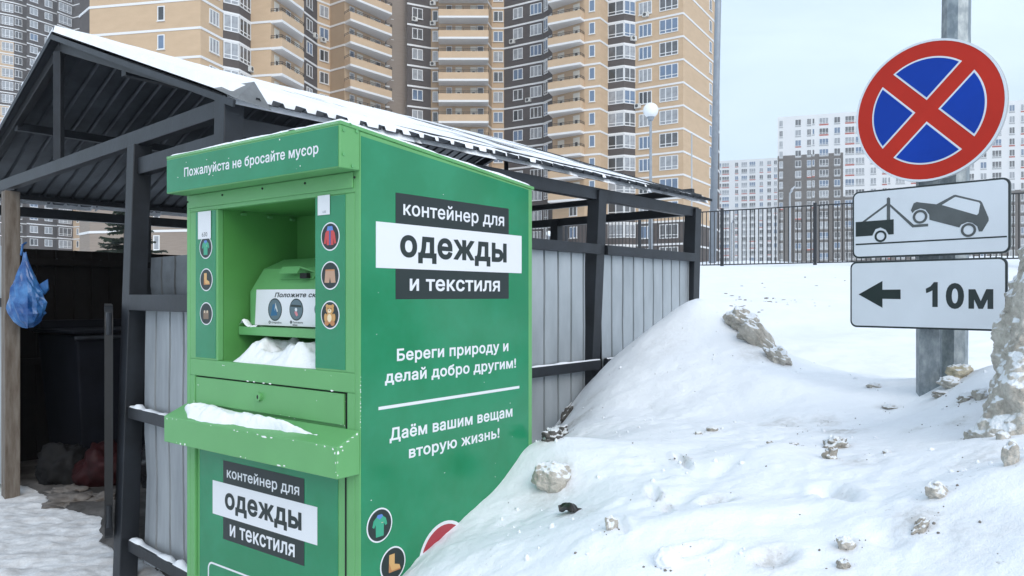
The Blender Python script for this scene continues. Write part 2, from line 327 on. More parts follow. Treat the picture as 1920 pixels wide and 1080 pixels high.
def snow_material(name, dirt=True):
    m = bpy.data.materials.new(name); m.use_nodes = True; t = m.node_tree; b = t.nodes['Principled BSDF']
    b.inputs['Roughness'].default_value = .75; b.inputs['Specular IOR Level'].default_value = .2
    g = t.nodes.new('ShaderNodeTexCoord')
    def noise(sc, det=5, ro=.6):
        n = t.nodes.new('ShaderNodeTexNoise'); n.inputs['Scale'].default_value = sc; n.inputs['Detail'].default_value = det; n.inputs['Roughness'].default_value = ro
        t.links.new(g.outputs['Object'], n.inputs['Vector']); return n
    def ramp(src, p0, p1, c0, c1):
        r = t.nodes.new('ShaderNodeValToRGB'); e = r.color_ramp.elements; e[0].position = p0; e[1].position = p1; e[0].color = (*c0, 1); e[1].color = (*c1, 1)
        t.links.new(src, r.inputs[0]); return r
    base = ramp(noise(2.3).outputs['Fac'], .3, .7, (.82, .84, .885), (.87, .885, .92))
    last = base.outputs[0]
    if dirt:
        # low trodden pavement snow is greyer than the fresh bank
        sx = t.nodes.new('ShaderNodeSeparateXYZ'); t.links.new(g.outputs['Object'], sx.inputs[0])
        mr = t.nodes.new('ShaderNodeMapRange'); mr.inputs[1].default_value = .10; mr.inputs[2].default_value = .02; mr.inputs[3].default_value = 0; mr.inputs[4].default_value = .75
        t.links.new(sx.outputs['Z'], mr.inputs[0])
        tread = ramp(noise(9, 7, .7).outputs['Fac'], .38, .62, (.48, .47, .47), (.74, .755, .78))
        m1 = t.nodes.new('ShaderNodeMixRGB'); t.links.new(mr.outputs[0], m1.inputs[0]); t.links.new(last, m1.inputs[1]); t.links.new(tread.outputs[0], m1.inputs[2]); last = m1.outputs[0]
        # scattered grit: fine specks only where a broad noise lets them through
        mul = t.nodes.new('ShaderNodeMath'); mul.operation = 'MULTIPLY'
        t.links.new(ramp(noise(55, 3, .55).outputs['Fac'], .60, .70, (0, 0, 0), (1, 1, 1)).outputs[0], mul.inputs[0])
        t.links.new(ramp(noise(3.1, 4, .6).outputs['Fac'], .60, .72, (0, 0, 0), (.8, .8, .8)).outputs[0], mul.inputs[1])
        m2 = t.nodes.new('ShaderNodeMixRGB'); m2.inputs[2].default_value = (.30, .275, .25, 1)
        t.links.new(mul.outputs[0], m2.inputs[0]); t.links.new(last, m2.inputs[1]); last = m2.outputs[0]
    if dirt:
        at = t.nodes.new('ShaderNodeAttribute'); at.attribute_name = 'dirt'
        rr_ = ramp(noise(28, 6, .7).outputs['Fac'], .40, .60, (.25, .25, .25), (1, 1, 1)); mu = t.nodes.new('ShaderNodeMath'); mu.operation = 'MULTIPLY'
        t.links.new(at.outputs['Fac'], mu.inputs[0]); t.links.new(rr_.outputs[0], mu.inputs[1])
        m3 = t.nodes.new('ShaderNodeMixRGB'); m3.inputs[2].default_value = (.36, .335, .305, 1); t.links.new(mu.outputs[0], m3.inputs[0]); t.links.new(last, m3.inputs[1]); t.links.new(m3.outputs[0], m3.inputs[1]) if 0 else None; last = m3.outputs[0]
    t.links.new(last, b.inputs['Base Color'])
    b1 = t.nodes.new('ShaderNodeBump'); b1.inputs['Strength'].default_value = .4; b1.inputs['Distance'].default_value = .012
    t.links.new(noise(45, 5, .65).outputs['Fac'], b1.inputs['Height'])
    b2 = t.nodes.new('ShaderNodeBump'); b2.inputs['Strength'].default_value = .3; b2.inputs['Distance'].default_value = .004
    t.links.new(noise(260, 2, .5).outputs['Fac'], b2.inputs['Height']); t.links.new(b1.outputs[0], b2.inputs['Normal']); t.links.new(b2.outputs[0], b.inputs['Normal'])
    MATS[name] = m; return m
SNOWG = snow_material('snow_ground_mat'); SNOW = snow_material('snow_mat', False)
me.materials.append(SNOWG)
gro = bpy.data.objects.new('snow_ground', me); COL.objects.link(gro)
tag(gro, 'white snow covered ground with a ploughed bank', None, None, 'structure')
def surf(x, y): return float(Hd(np.array([x]), np.array([y]))[0])

# ------------------------------------------------------------------ materials
GL = mat('light_green_paint', (.125, .36, .130), .40, 0, .06, 3, .05, 25, spec=.45)
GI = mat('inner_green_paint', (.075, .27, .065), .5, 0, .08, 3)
GP = mat('dark_green_film', (.014, .20, .086), .17, 0, 0, 3.0, .045, 11, col2=(.019, .232, .108), spec=.5, ramp=(.42, .6), bdist=.02)
WH = mat('white_print', (.71, .725, .76), .3); BKP = mat('charcoal_print', (.022, .032, .032), .32, spec=.35)
CHIP = mat('chipped_primer', (.82, .84, .82), .6); DARK = mat('gap_black', (.006, .008, .007), .8)
BOLT = mat('green_bolt', (.13, .38, .15), .4, .2)
GAL = mat('galvanised_steel', (.20, .235, .26), .45, .55, 0, 26, .08, 40, col2=(.36, .40, .42), stretch=(1, 1, .55), ramp=(.4, .66))
FRM = mat('charcoal_frame_paint', (.0155, .0185, .0245), .5, .1, .35, 5, .10, 30)
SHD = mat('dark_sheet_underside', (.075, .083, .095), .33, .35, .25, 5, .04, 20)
SHO = mat('weathered_zinc_sheet', (.31, .34, .365), .40, .3, 0, 6, .05, 30, col2=(.43, .465, .495), stretch=(1, 1, .35), ramp=(.3, .75))
SHI = mat('sheet_back_paint_shaded', (.009, .0075, .007), .75, 0, .3, 6, spec=.15)  # dark back paint, with the shade of the interior put into the colour
SHG0 = mat('bent_flashing', (.16, .165, .17), .5, .2, .2, 9)
PLA0 = mat('gate_paint_rafter_shade', (.009, .010, .013), .55, 0, .3, 6)
WOOD = mat('rusty_weathered_post', (.11, .085, .065), .85, 0, 0, 9, .2, 30, col2=(.21, .185, .16), stretch=(3, 3, .5))

# ------------------------------------------------------------------ clothing container
binr = thing('clothing_container', BO, 'green metal clothing donation container with sloped roof and open deposit hatch', 'container', rotz=BA)
def lray(px, py):
    d = ray(px, py); o = Vector((0, 0, EYE)) - BO
    return Vector((o.dot(BX), o.dot(BY), o.z)), Vector((d.dot(BX), d.dot(BY), d.z))
def fr(px, py, c=0.):       # on a plane parallel to the front (local y = c) -> (x, z)
    o, d = lray(px, py); k = (c - o.y) / d.y; return (o.x + d.x * k, o.z + d.z * k)
def rs(px, py, c=None):     # on the right side (local x = width) -> (y, z)
    c = BW if c is None else c; o, d = lray(px, py); k = (c - o.x) / d.x; return (o.y + d.y * k, o.z + d.z * k)
HP = -.083                                                     # hood and tray stand this far out of the front
zf, zb = 2.10, 2.005                                           # roof height at the hood edge and at the back
def zroof(y): return zf + (zb - zf) * (y - HP) / (BD - HP)
ox0 = fr(408, 500)[0]; ox1 = fr(591, 500)[0]                   # hatch opening
oz0, oz1 = 1.300, 1.885
mb = MB(); T = .025
prof = [(0, .06), (BD, .06), (BD, zroof(BD) - .012), (0, zroof(0) - .012)]
mb.prism((BW - T, 0, 0), (0, 1, 0), (0, 0, 1), (1, 0, 0), prof, 0, T, GL)
mb.prism((0, 0, 0), (0, 1, 0), (0, 0, 1), (1, 0, 0), prof, 0, T, GL)
mb.box(T, BW - T, BD - T, BD, .06, zroof(BD) - .02, GL); mb.box(T, BW - T, T, BD - T, .07, .1, GL)
mb.box(T, ox0, .0, T, oz0, oz1, GL); mb.box(ox1, BW - T, 0, T, oz0, oz1, GL); mb.box(T, BW - T, 0, T, oz1, zroof(0) - .02, GL)
zs1 = fr(500, 719)[1]                                          # seam under the sill
mb.box(T, BW - T, 0, T, zs1, oz0, GL); mb.box(T, BW - T, .012, T + .012, .06, zs1 - .0, GL)
xs0, xs1 = fr(365, 720)[0], fr(646, 770)[0]
mb.box(T, xs0, 0, .012, .06, zs1, GL); mb.box(xs1 + .012, BW - T, 0, .012, .06, zs1, GL)
for fx, fy in ((.08, .08), (.96, .08), (.08, .85), (.96, .85)): mb.box(fx - .04, fx + .04, fy - .04, fy + .04, 0, .07, GL)
body = mb.build('body', binr, bevel=.003)
mb = MB(); mb.prism((-.004, 0, 0), (0, 1, 0), (0, 0, 1), (1, 0, 0), [(HP, zf), (BD + .01, zroof(BD + .01)), (BD + .01, zroof(BD + .01) - .012), (HP, zf - .012)], 0, BW + .008, GL)
mb.build('roof', binr, bevel=.002)
hz0 = 1.953
mb = MB(); mb.box(-.003, BW, HP, -.001, hz0, zf - .012, GL); hood = mb.build('hood', binr, bevel=.003)
mb = MB(); a0 = fr(323, 300, HP); a1 = fr(632, 230, HP)
mb.box(.002, BW - .006, HP - .0015, HP - .0002, hz0 + .004, zf - .016, GP)
hp = mb.build('hood_panel', hood)
mb = MB(); l = fr(346.3, 331.5, HP); lt = fr(346.3, 314.8, HP); r_ = fr(598, 285, HP)
lettering(mb, 'Пожалуйста не бросайте мусор', (0, HP, 0), (1, 0, 0), (0, 0, 1), (0, -1, 0), l[0], r_[0], l[1], lt[1] - l[1], .0022, WH, .020, cap=True)
mb.build('lettering', hp)
# header lip below the hood
mb = MB(); mb.box(.02, BW - .03, -.006, -.0002, oz1 + .015, hz0 - .002, GL); mb.build('header_strip', binr, bevel=.002)
# recess
mb = MB(); D0 = .37
mb.box(ox0 - .012, ox0, T, D0, oz0 - .02, oz1 + .01, GI); mb.box(ox1, ox1 + .012, T, D0, oz0 - .02, oz1 + .01, GI)
mb.box(ox0 - .012, ox1 + .2, D0, D0 + .012, oz0 - .02, oz1 + .01, GI); mb.box(ox0 - .012, ox1 + .012, T, D0, oz1 + .0005, oz1 + .012, GI)
mb.box(ox0 - .012, ox1 + .012, T, D0, oz0 - .03, oz0 - .02, GI)
for yy, zz in ((.1, oz1 - .01), (.22, oz1 - .012), (.33, oz1 - .014)): mb.box(ox0 + .001, ox0 + .014, yy, yy + .02, zz - .006, zz + .002, GL)
rec = mb.build('hatch_recess', binr)
# swing drum with ledge, handle and instruction label
dx0, dx1 = ox0 + .03, ox1 + .01
pr = [(.122, 1.435), (.122, 1.567), (.183, 1.658), (.279, 1.70), (.366, 1.70), (.366, 1.435)]
mb = MB(); mb.prism((dx0, 0, 0), (0, 1, 0), (0, 0, 1), (1, 0, 0), pr, 0, dx1 - dx0, GL); drum = mb.build('hatch_drum', binr, bevel=.004)
mb = MB(); mb.box(ox0 + .006, ox1 - .004, .086, .12, 1.398, 1.431, GL); mb.box(ox0 + .006, ox1 - .004, .12, .365, 1.424, 1.431, GL)
mb.build('ledge', binr, bevel=.003)
# bent handle on the sloping face
hx0 = fr(531, 520, .16)[0]; hx1 = hx0 + .20
mb = MB(); n_ = Vector((0, -.83, .556)); up = Vector((0, .556, .83)); O = Vector((hx0, .150, 1.612))
mb.prism(O, (1, 0, 0), up, n_, [(0, 0), (.20, 0), (.20, .028), (0, .028)], .0, .004, GL)
mb.prism(O, (1, 0, 0), n_, up, [(.0, 0), (.20, 0), (.145, .04), (.035, .04)], .026, .031, GL)
mb.prism(O, (1, 0, 0), up, n_, [(.035, .031), (.145, .031), (.145, .0), (.035, .0)], .038, .042, GL)
mb.box(hx0 + .145, hx0 + .185, .128, .145, 1.615, 1.635, DARK)
mb.build('handle', drum)
yl = .1205
mb = MB(); q0 = fr(479, 543, yl); q1 = fr(600, 543, yl)
mb.prism((0, .122, 0), (1, 0, 0), (0, 0, 1), (0, -1, 0), [(q0[0] - .004, 1.437), (dx1 - .001, 1.437), (dx1 - .001, q0[1]), (q0[0] + .006, q0[1])], 0, .0012, WH); lab = mb.build('instruction_label', drum)
mb = MB(); a = fr(515, 557, yl); b = fr(515, 549, yl); c = fr(593.5, 556, yl)
XZN = ((1, 0, 0), (0, 0, 1), (0, -1, 0))
lettering(mb, 'Положите ск', (0, .122, 0), *XZN, a[0], c[0], a[1], (b[1] - a[1]) * 1.05, .002, BKP, .03, cap=True, shear=.25)
for cx_, txts, cy_ in ((515.5, ('Откройте',), 580.5), (555.5, ('Положите', 'вещи'), 580.5)):
    e = fr(cx_, cy_, yl); r0 = fr(cx_ + 13, cy_, yl)[0] - e[0]
    mb.prism((0, .122, 0), *XZN, ell(e[0], e[1], r0, r0), .0012, .0018, BKP)
    mb.prism((0, .122, 0), *XZN, ell(e[0], e[1], r0 * .9, r0 * .9), .0018, .0022, mat('pict_slate', (.10, .15, .18), .4))
    if cx_ < 530:
        mb.prism((0, .122, 0), *XZN, [(e[0] - .6 * r0, e[1] - .55 * r0), (e[0] + .35 * r0, e[1] - .5 * r0), (e[0] + .1 * r0, e[1] + .5 * r0), (e[0] - .3 * r0, e[1] + .45 * r0)], .0022, .0026, mat('pict_blue', (.02, .12, .25), .4))
        mb.prism((0, .122, 0), *XZN, [(e[0] + .0 * r0, e[1] - .1 * r0), (e[0] + .12 * r0, e[1] + .6 * r0), (e[0] + .45 * r0, e[1] - .15 * r0), (e[0] + .33 * r0, e[1] - .2 * r0), (e[0] + .15 * r0, e[1] + .2 * r0)], .0026, .003, mat('pict_pale', (.6, .62, .62), .4))
    else:
        mb.prism((0, .122, 0), *XZN, [(e[0] - .8 * r0, e[1] + .25 * r0), (e[0] + .8 * r0, e[1] + .2 * r0), (e[0] + .7 * r0, e[1] + .4 * r0), (e[0] - .7 * r0, e[1] + .45 * r0)], .0022, .0026, BKP)
        mb.prism((0, .122, 0), *XZN, ell(e[0], e[1] + .0 * r0, .17 * r0, .17 * r0, 10), .0026, .003, WH)
        mb.prism((0, .122, 0), *XZN, [(e[0] - .25 * r0, e[1] - .2 * r0), (e[0] + .1 * r0, e[1] - .15 * r0), (e[0] + .3 * r0, e[1] - .5 * r0), (e[0] + .05 * r0, e[1] - .62 * r0)], .0026, .003, mat('pict_pink', (.65, .22, .25), .4))
    nb = fr(cx_ - 10, 604, yl); nr = .0062
    mb.prism((0, .122, 0), *XZN, ell(nb[0], nb[1], nr, nr, 14), .0012, .0018, BKP)
    for k, tx in enumerate(txts):
        a = fr(cx_ - 6.5, 606 + 4.5 * k, yl); c = fr(cx_ + (12.5 if k == 0 else 2), 606, yl)
        lettering(mb, tx, (0, .122, 0), *XZN, a[0], c[0], a[1], .0068, .002, BKP, .015, cap=True)
    lettering(mb, '1' if cx_ < 530 else '2', (0, .122, 0), *XZN, nb[0] - .0018, nb[0] + .0018, nb[1] - .003, .006, .0022, WH, .01, cap=True)
e = fr(598, 580, yl); mb.prism((0, .122, 0), *XZN, ell(e[0], e[1], .026, .026), .0012, .0018, mat('pict_slate', (.1, .15, .18), .4))
mb.build('lettering', lab)

# pictograms
pc = dict(green=(.04, .33, .20), blue=(.10, .22, .55), tan=(.60, .36, .14), tan2=(.45, .20, .08), brown=(.19, .13, .09), cream=(.62, .52, .38), red=(.52, .06, .06), navy=(.04, .10, .30), beige=(.46, .28, .19), bear=(.52, .29, .10), muzzle=(.75, .62, .42), crimson=(.36, .035, .05))
PM = {k: mat('print_' + k, v, .4) for k, v in pc.items()}
PICT = {
 'shirt': [('green', [(-.25, .5), (.25, .5), (.48, .32), (.58, -.02), (.44, -.1), (.32, .1), (.30, -.66), (-.30, -.66), (-.32, .1), (-.44, -.1), (-.58, -.02), (-.48, .32)]), ('blue', [(-.25, .5), (0, .33), (.25, .5), (.16, .62), (-.16, .62)]), ('cream', [(.12, .1), (.26, .1), (.26, .14), (.12, .14)])],
 'boot': [('tan', [(-.30, .58), (.12, .58), (.12, -.02), (.50, -.14), (.58, -.36), (-.34, -.36)]), ('tan2', [(-.34, -.36), (.58, -.36), (.58, -.44), (-.34, -.44)]), ('tan2', [(-.34, -.36), (-.12, -.36), (-.3, .1)])],
 'bag': [('brown', [(-.42, .22), (.42, .22), (.40, -.48), (-.40, -.48)]), ('cream', [(-.30, .06), (-.12, .06), (-.12, .28), (-.30, .28)]), ('cream', [(.12, .06), (.30, .06), (.30, .28), (.12, .28)])],
 'jacket': [('red', [(-.30, .48), (.30, .48), (.50, .25), (.66, -.48), (.46, -.52), (.36, -.1), (.36, -.60), (-.36, -.60), (-.36, -.1), (-.46, -.52), (-.66, -.48), (-.50, .25)]), ('blue', [(-.34, .42), (.34, .42), (.24, .72), (-.24, .72)]), ('navy', [(-.09, .42), (.09, .42), (.07, -.6), (-.07, -.6)])],
 'shorts': [('beige', [(-.48, .42), (.48, .42), (.60, -.50), (.10, -.52), (0, -.1), (-.10, -.52), (-.60, -.50)]), ('tan2', [(-.48, .42), (.48, .42), (.49, .32), (-.49, .32)])],
 'bear': [('bear', ell(-.3, .62, .15, .13, 12)), ('bear', ell(.3, .62, .15, .13, 12)), ('bear', ell(0, .38, .42, .32, 20)), ('bear', ell(0, -.2, .40, .40, 20)), ('bear', ell(-.46, -.18, .14, .28, 12)), ('bear', ell(.46, -.18, .14, .28, 12)), ('tan2', ell(-.32, -.58, .22, .18, 14)), ('tan2', ell(.32, -.58, .22, .18, 14)), ('muzzle', ell(0, .28, .19, .15, 14)), ('muzzle', ell(0, -.22, .22, .28, 14)), ('brown', ell(0, .33, .06, .05, 8)), ('brown', ell(-.16, .46, .04, .04, 8)), ('brown', ell(.16, .46, .04, .04, 8))]}
def pict(parent, O, U, V, N, u, v, r, kind, t, back=BKP):
    mb = MB(); mb.prism(O, U, V, N, ell(u, v, r, r, 40), t, t + .0006, WH); mb.prism(O, U, V, N, ell(u, v, r * .91, r * .91, 40), t + .0006, t + .0011, back)
    for k, (c, pts) in enumerate(PICT.get(kind, [])):
        mb.prism(O, U, V, N, [(u + x * r, v + y * r) for x, y in pts], t + .0011, t + .0015 + .00025 * k, PM[c])
    return mb.build('pictogram', parent)
def banner(parent, O, U, V, N, dark, white, lines_, t):
    mb = MB(); mb.prism(O, U, V, N, dark, t, t + .0006, BKP); mb.build('dark_band', parent)
    mb = MB(); mb.prism(O, U, V, N, white, t, t + .0011, WH); mb.build('white_band', parent)
    mb = MB()
    for tx, u0, u1, v0, h, m, bo, cap in lines_: lettering(mb, tx, O, U, V, N, u0, u1, v0, h, t + .0017, m, bo, cap)
    return mb.build('lettering', parent)
# front stile panels
for (p0, p1, y0, y1, icons) in ((367.5, 405, 395, 671, ((386.7, 464, 'shirt'), (387.5, 524.5, 'boot'), (387.5, 588, 'bag'))), (591.8, 648, 368, 684, ((620, 443.5, 'jacket'), (620, 516.5, 'shorts'), (619.8, 590.5, 'bear')))):
    xa, xb_ = fr(p0, 520)[0], fr(p1, 520)[0]; mb = MB()
    mb.box(xa, xb_, -.0014, -.0002, oz0 + .008, oz1 - .003, GP); pn = mb.build('stile_panel', binr)
    for (ix, iy, kd) in icons:
        u, v = fr(ix, iy); rr = .0445 if p0 < 500 else .0475
        pict(pn, (0, 0, 0), *XZN, u, v, rr, kd, .0016)
    st = [(373, 396), (397, 447)] if p0 < 500 else [(597.5, 365.5), (620, 402)]
    A_ = fr(*st[0]); B_ = fr(*st[1]); zt = A_[1] - .004; mb = MB()
    mb.box(A_[0], B_[0], -.0042, -.0034, B_[1], zt, WH)
    if p0 < 500: lettering(mb, '630', (0, 0, 0), *XZN, fr(380.5, 440)[0], fr(390.5, 440)[0], fr(385, 443.5)[1], .017, .0046, BKP, .0, cap=True)
    else: lettering(mb, '630', (0, 0, 0), *XZN, fr(607, 398)[0], fr(613, 398)[0], fr(610, 399.5)[1], .008, .0046, mat('pict_slate', (.1, .15, .18), .4), .0, cap=True)
    mb.build('sticker', pn)
# service flap, lock, gaps
mb = MB(); zt = zs1 - .006; mb.box(xs0 + .004, xs1 - .008, .003, .0118, 1.125, zt, GL); fl = mb.build('service_flap', binr, bevel=.002)
mb = MB(); mb.box(xs0, xs1 + .012, .0112, .0119, zt, zs1, DARK); mb.box(xs1 - .008, xs1 + .004, .0112, .0119, 1.10, zt, DARK); mb.build('flap_gap', fl)
u, v = fr(486.6, 744); mb = MB(); mb.prism((0, .003, 0), *XZN, ell(u, v, .016, .016, 18), 0, .012, GL); mb.prism((0, .003, 0), *XZN, ell(u, v, .005, .008, 12), .012, .0125, DARK); mb.build('lock', fl, bevel=.002)
# tray
TZ = [(0, 1.118), (-.093, 1.078), (-.093, .977), (0, .977)]
mb = MB(); mb.prism((-.004, 0, 0), (0, 1, 0), (0, 0, 1), (1, 0, 0), [(-.0002, 1.118), (-.093, 1.078), (-.093, .977), (-.0002, .977)], 0, BW + .003, GL); tray = mb.build('tray', binr, bevel=.003)
mb = MB(); rc = random.Random(4)
def chip(mb, u, v, s, sx, O, U, V, N, t):
    s *= .72
    n = rc.randint(5, 8); mb.prism(O, U, V, N, [(u + math.cos(2 * math.pi * i / n) * s * sx * rc.uniform(.4, 1.2), v + math.sin(2 * math.pi * i / n) * s * rc.uniform(.4, 1.2)) for i in range(n)], t, t + .0005, CHIP)
FT = ((0, -.093, 0), (1, 0, 0), (0, 0, 1), (0, -1, 0), .0003)
for u, v, s, sx in ((.02, 1.07, .006, 1), (.06, 1.073, .003, 1.5), (.09, 1.073, .003, 1), (.33, 1.074, .003, 2), (.48, 1.073, .004, 2), (.5, 1.071, .003, 3), (.56, 1.074, .004, 1), (.66, 1.068, .007, 4), (.70, 1.071, .005, 4), (.62, 1.073, .004, 2), (.82, 1.075, .003, 2), (.94, 1.075, .003, 2), (.98, 1.074, .004, 1.5), (.12, .983, .006, 2), (.15, .984, .007, 1.3), (.09, .985, .003, 1), (.52, .984, .003, 2), (.55, .983, .003, 1.5), (.74, .983, .005, 4), (.77, .985, .004, 3), (1.03, 1.06, .008, .7), (1.033, 1.03, .006, .5), (1.035, 1.0, .004, .5), (1.02, 1.07, .006, 1)):
    chip(mb, u, v, s, sx, *FT)
ST = ((BW - .001, 0, 0), (0, 1, 0), (0, 0, 1), (1, 0, 0), .0003)
for u, v, s, sx in ((-.088, 1.06, .009, .8), (-.09, 1.03, .006, .5), (-.075, 1.078, .005, 2), (-.05, 1.09, .004, 2.5), (-.03, 1.1, .004, 2), (-.012, 1.108, .005, 1.5), (-.07, 1.065, .004, 1), (-.09, .99, .004, .5)): chip(mb, u, v, s, sx, *ST)
for k in range(14): chip(mb, .0012 + rc.uniform(0, .002), 1.13 + .012 * k + rc.uniform(-.004, .004), rc.uniform(.002, .006), .5, (BW, 0, 0), (0, 1, 0), (0, 0, 1), (1, 0, 0), .0002)
for u in (.42, .46, .52, .56, .9): chip(mb, u, zs1 + .001, .004, 3.5, (0, 0, 0), *XZN, .0002)
mb.build('paint_chips', tray); mb = MB()
for k in range(26): chip(mb, rc.uniform(.02, .86), rc.uniform(.6, 1.95), rc.uniform(.0012, .0035), rc.uniform(.5, 2.5), (BW + .0014, 0, 0), (0, 1, 0), (0, 0, 1), (1, 0, 0), .0001)
for k in range(12): chip(mb, rc.uniform(.02, 1.0), hz0 + rc.uniform(.004, .13), rc.uniform(.0012, .004), rc.uniform(.5, 2.5), (0, HP - .0016, 0), (1, 0, 0), (0, 0, 1), (0, -1, 0), .0001)
for k in range(14): chip(mb, rc.uniform(.02, 1.0), rc.choice((1.126, 1.29, 1.2)) + rc.uniform(-.006, .006), rc.uniform(.001, .003), rc.uniform(.5, 3), (0, -.0003, 0), (1, 0, 0), (0, 0, 1), (0, -1, 0), .0001)
mb.build('scuffs', body)
# lower front panel
xa, xb_ = fr(370, 950)[0], fr(629, 950)[0]
mb = MB(); mb.box(xa, xb_, .0102, .0118, .16, .972, GP); lp = mb.build('lower_panel', binr)
mb = MB(); xg = fr(643, 960)[0]; mb.box(xg - .004, xg + .004, .0112, .0119, .1, .975, DARK); mb.build('door_gap', binr)
LO = (0, .0102, 0)
d0, d1 = fr(414.4, 863.8), fr(566.2, 1062.9); w0, w1 = fr(394.9, 900.8), fr(590.7, 951.8); wb = fr(394.9, 963.3)
def line_f(tx, L, base, top, Rr, m, bo, cap=False):
    a, b, c = fr(L, base), fr(L, top), fr(Rr, base); return (tx, a[0], c[0], a[1], b[1] - a[1], m, bo, cap)
banner(lp, LO, *XZN, [(d0[0], d1[1]), (d1[0], d1[1]), (d1[0], d0[1]), (d0[0], d0[1])], [(w0[0], wb[1]), (w1[0], wb[1]), (w1[0], w0[1]), (w0[0], w0[1])],
       [line_f('контейнер для', 421.8, 895.5, 881.5, 557.4, WH, .014), line_f('одежды', 418, 952, 923.5, 561.6, BKP, .036), line_f('и текстиля', 427.3, 1005, 984, 549, WH, .022)], .0005)
a = fr(385.6, 1052); b = fr(600, 1100)
mb = MB(); ring(mb, LO, *XZN, rrect(a[0], b[0], a[1] - .26, a[1], .03), rrect(a[0] + .007, b[0] - .007, a[1] - .253, a[1] - .007, .024), .0002, .0009, WH); mb.build('white_frame', lp)
# right side panel
YZN = ((0, 1, 0), (0, 0, 1), (1, 0, 0)); RO = (BW, 0, 0)
pA, pB = rs(676.6, 255), rs(990.5, 356)
mb = MB(); mb.prism(RO, *YZN, [(pA[0], .09), (pB[0], .09), (pB[0], pB[1]), (pA[0], pA[1])], .0002, .0014, GP); spn = mb.build('side_panel', binr)
def line_r(tx, L, base, top, Rr, m, bo, cap=False):
    a, b, c = rs(L, base), rs(L, top), rs(Rr, base); return (tx, a[0], c[0], a[1], b[1] - a[1], m, bo, cap)
d0, d1 = rs(741, 361), rs(953, 560); w0, w1, wb = rs(704, 415), rs(977, 443), rs(704, 502)
banner(spn, RO, *YZN, [(d0[0], d1[1]), (d1[0], d1[1]), (d1[0], d0[1]), (d0[0], d0[1])], [(w0[0], wb[1]), (w1[0], wb[1]), (w1[0], w0[1]), (w0[0], w0[1])],
       [line_r('контейнер для', 755, 402.3, 382.6, 944, WH, .016), line_r('одежды', 749, 479, 440, 948.8, BKP, .036), line_r('и текстиля', 767, 544.3, 522.5, 936, WH, .022)], .0016)
mb = MB()
for L in (line_r('Береги природу и', 743.5, 676.4, 654, 952.4, WH, .024, True), line_r('делай добро другим!', 721, 718, 701.5, 966.7, WH, .024), line_r('Даём вашим вещам', 729.8, 826, 803, 960, WH, .024, True), line_r('вторую жизнь!', 766, 858.6, 842.5, 935.6, WH, .024)):
    lettering(mb, L[0], RO, *YZN, L[1], L[2], L[3], L[4], .002, L[5], L[6], L[7])
a, b, c = rs(709, 763), rs(709, 769), rs(973, 727); mb.prism(RO, *YZN, [(a[0], b[1]), (c[0], b[1]), (c[0], a[1]), (a[0], a[1])], .0016, .0021, WH)
mb.build('lettering', spn)
u, v = rs(711, 984.5); pict(spn, RO, *YZN, u, v, (rs(735, 985)[0] - rs(687, 985)[0]) / 2, 'shirt', .0016)
u, v = rs(736, 1057); pict(spn, RO, *YZN, u, v, (rs(759, 1057)[0] - rs(711.5, 1057)[0]) / 2, 'boot', .0016)
u, v = rs(833, 1047); pict(spn, RO, *YZN, u, v, .135, 'none', .0016, PM['crimson'])
# bolts
for px, py in ((655.5, 233.5), (643.7, 243.5), (643.7, 289), (660, 311)):
    y_, z_ = rs(px, py); mb = MB(); mb.prism((BW, 0, 0), *YZN, ell(y_, z_, .0055, .0055, 8), 0, .004, BOLT); mb.build('bolt', hood)
for px, py in ((758, 270), (848, 302), (925, 328.5), (668, 246)):
    y_, z_ = rs(px, py); mb = MB(); mb.prism((BW + .0001, 0, 0), *YZN, ell(y_, z_, .006, .006, 8), 0, .004, BOLT); mb.build('bolt', body)
for px, py in ((420, 366), (495, 354), (575, 344), (668, 333), (355, 379)):
    x_, z_ = fr(px, py); mb = MB(); mb.prism((0, -.006, 0), *XZN, ell(x_, z_, .004, .004, 8), 0, .003, DARK); mb.build('bolt', body)

# snow lying on the container
def snow_patch(name, label, O, U, V, N, u0, u1, v0, v1, hf, nu=80, nv=24):
    O, U, V, N = Vector(O), Vector(U), Vector(V), Vector(N); vs = []; fs = []
    us = np.linspace(u0, u1, nu); vv = np.linspace(v0, v1, nv)
    uu, wv = np.meshgrid(us, vv); hh = hf(uu, wv)
    for j in range(nv):
        for i in range(nu): vs.append(O + U * us[i] + V * vv[j] + N * float(hh[j, i]))
    for j in range(nv - 1):
        for i in range(nu - 1):
            a = j * nu + i
            if max(hh[j, i], hh[j, i + 1], hh[j + 1, i], hh[j + 1, i + 1]) > -.002: fs.append((a, a + 1, a + nu + 1, a + nu))
    mb = MB(); mb.raw(vs, fs, SNOW); ob = mb.build(name, None, smooth=True)
    return tag(ob, label, 'snow', 'snow lying on the container')
def bw(x, y, z): return BO + BX * x + BY * y + BZ * z
tn = Vector((0, -.093, -.04)).normalized(); tN = Vector((0, -.395, .919))
tvw = BX * tn.x + BY * tn.y + BZ * tn.z; tNw = BX * tN.x + BY * tN.y + BZ * tN.z
sa, sb = fr(352, 770, -.03)[0], fr(597, 810, -.05)[0]
def hf_tray(u, v):
    f = (u - sa) / (sb - sa); mid = .040 + .018 * f + .006 * fbm(u * 7, v * 0 + 3, 2); half = (.036 + .012 * np.sin(f * 6 + .4) + .010 * fbm(u * 16, v * 25, 3)) * np.clip(np.minimum(f * 9 + .05, (1 - f) * 3.2), 0, 1)
    e = 1 - np.abs((v - mid) / np.maximum(half, .003)) ** 1.7
    return np.clip(e, -.3, 1) * np.where(e > 0, .030 * np.clip(f * 8 + .2, 0, 1) * (1 - .75 * sstep(.7, 1, f)) + .010 * np.sin(f * 10 + 1) + .030 * fbm(u * 11 + 5, v * 13, 4), .02)
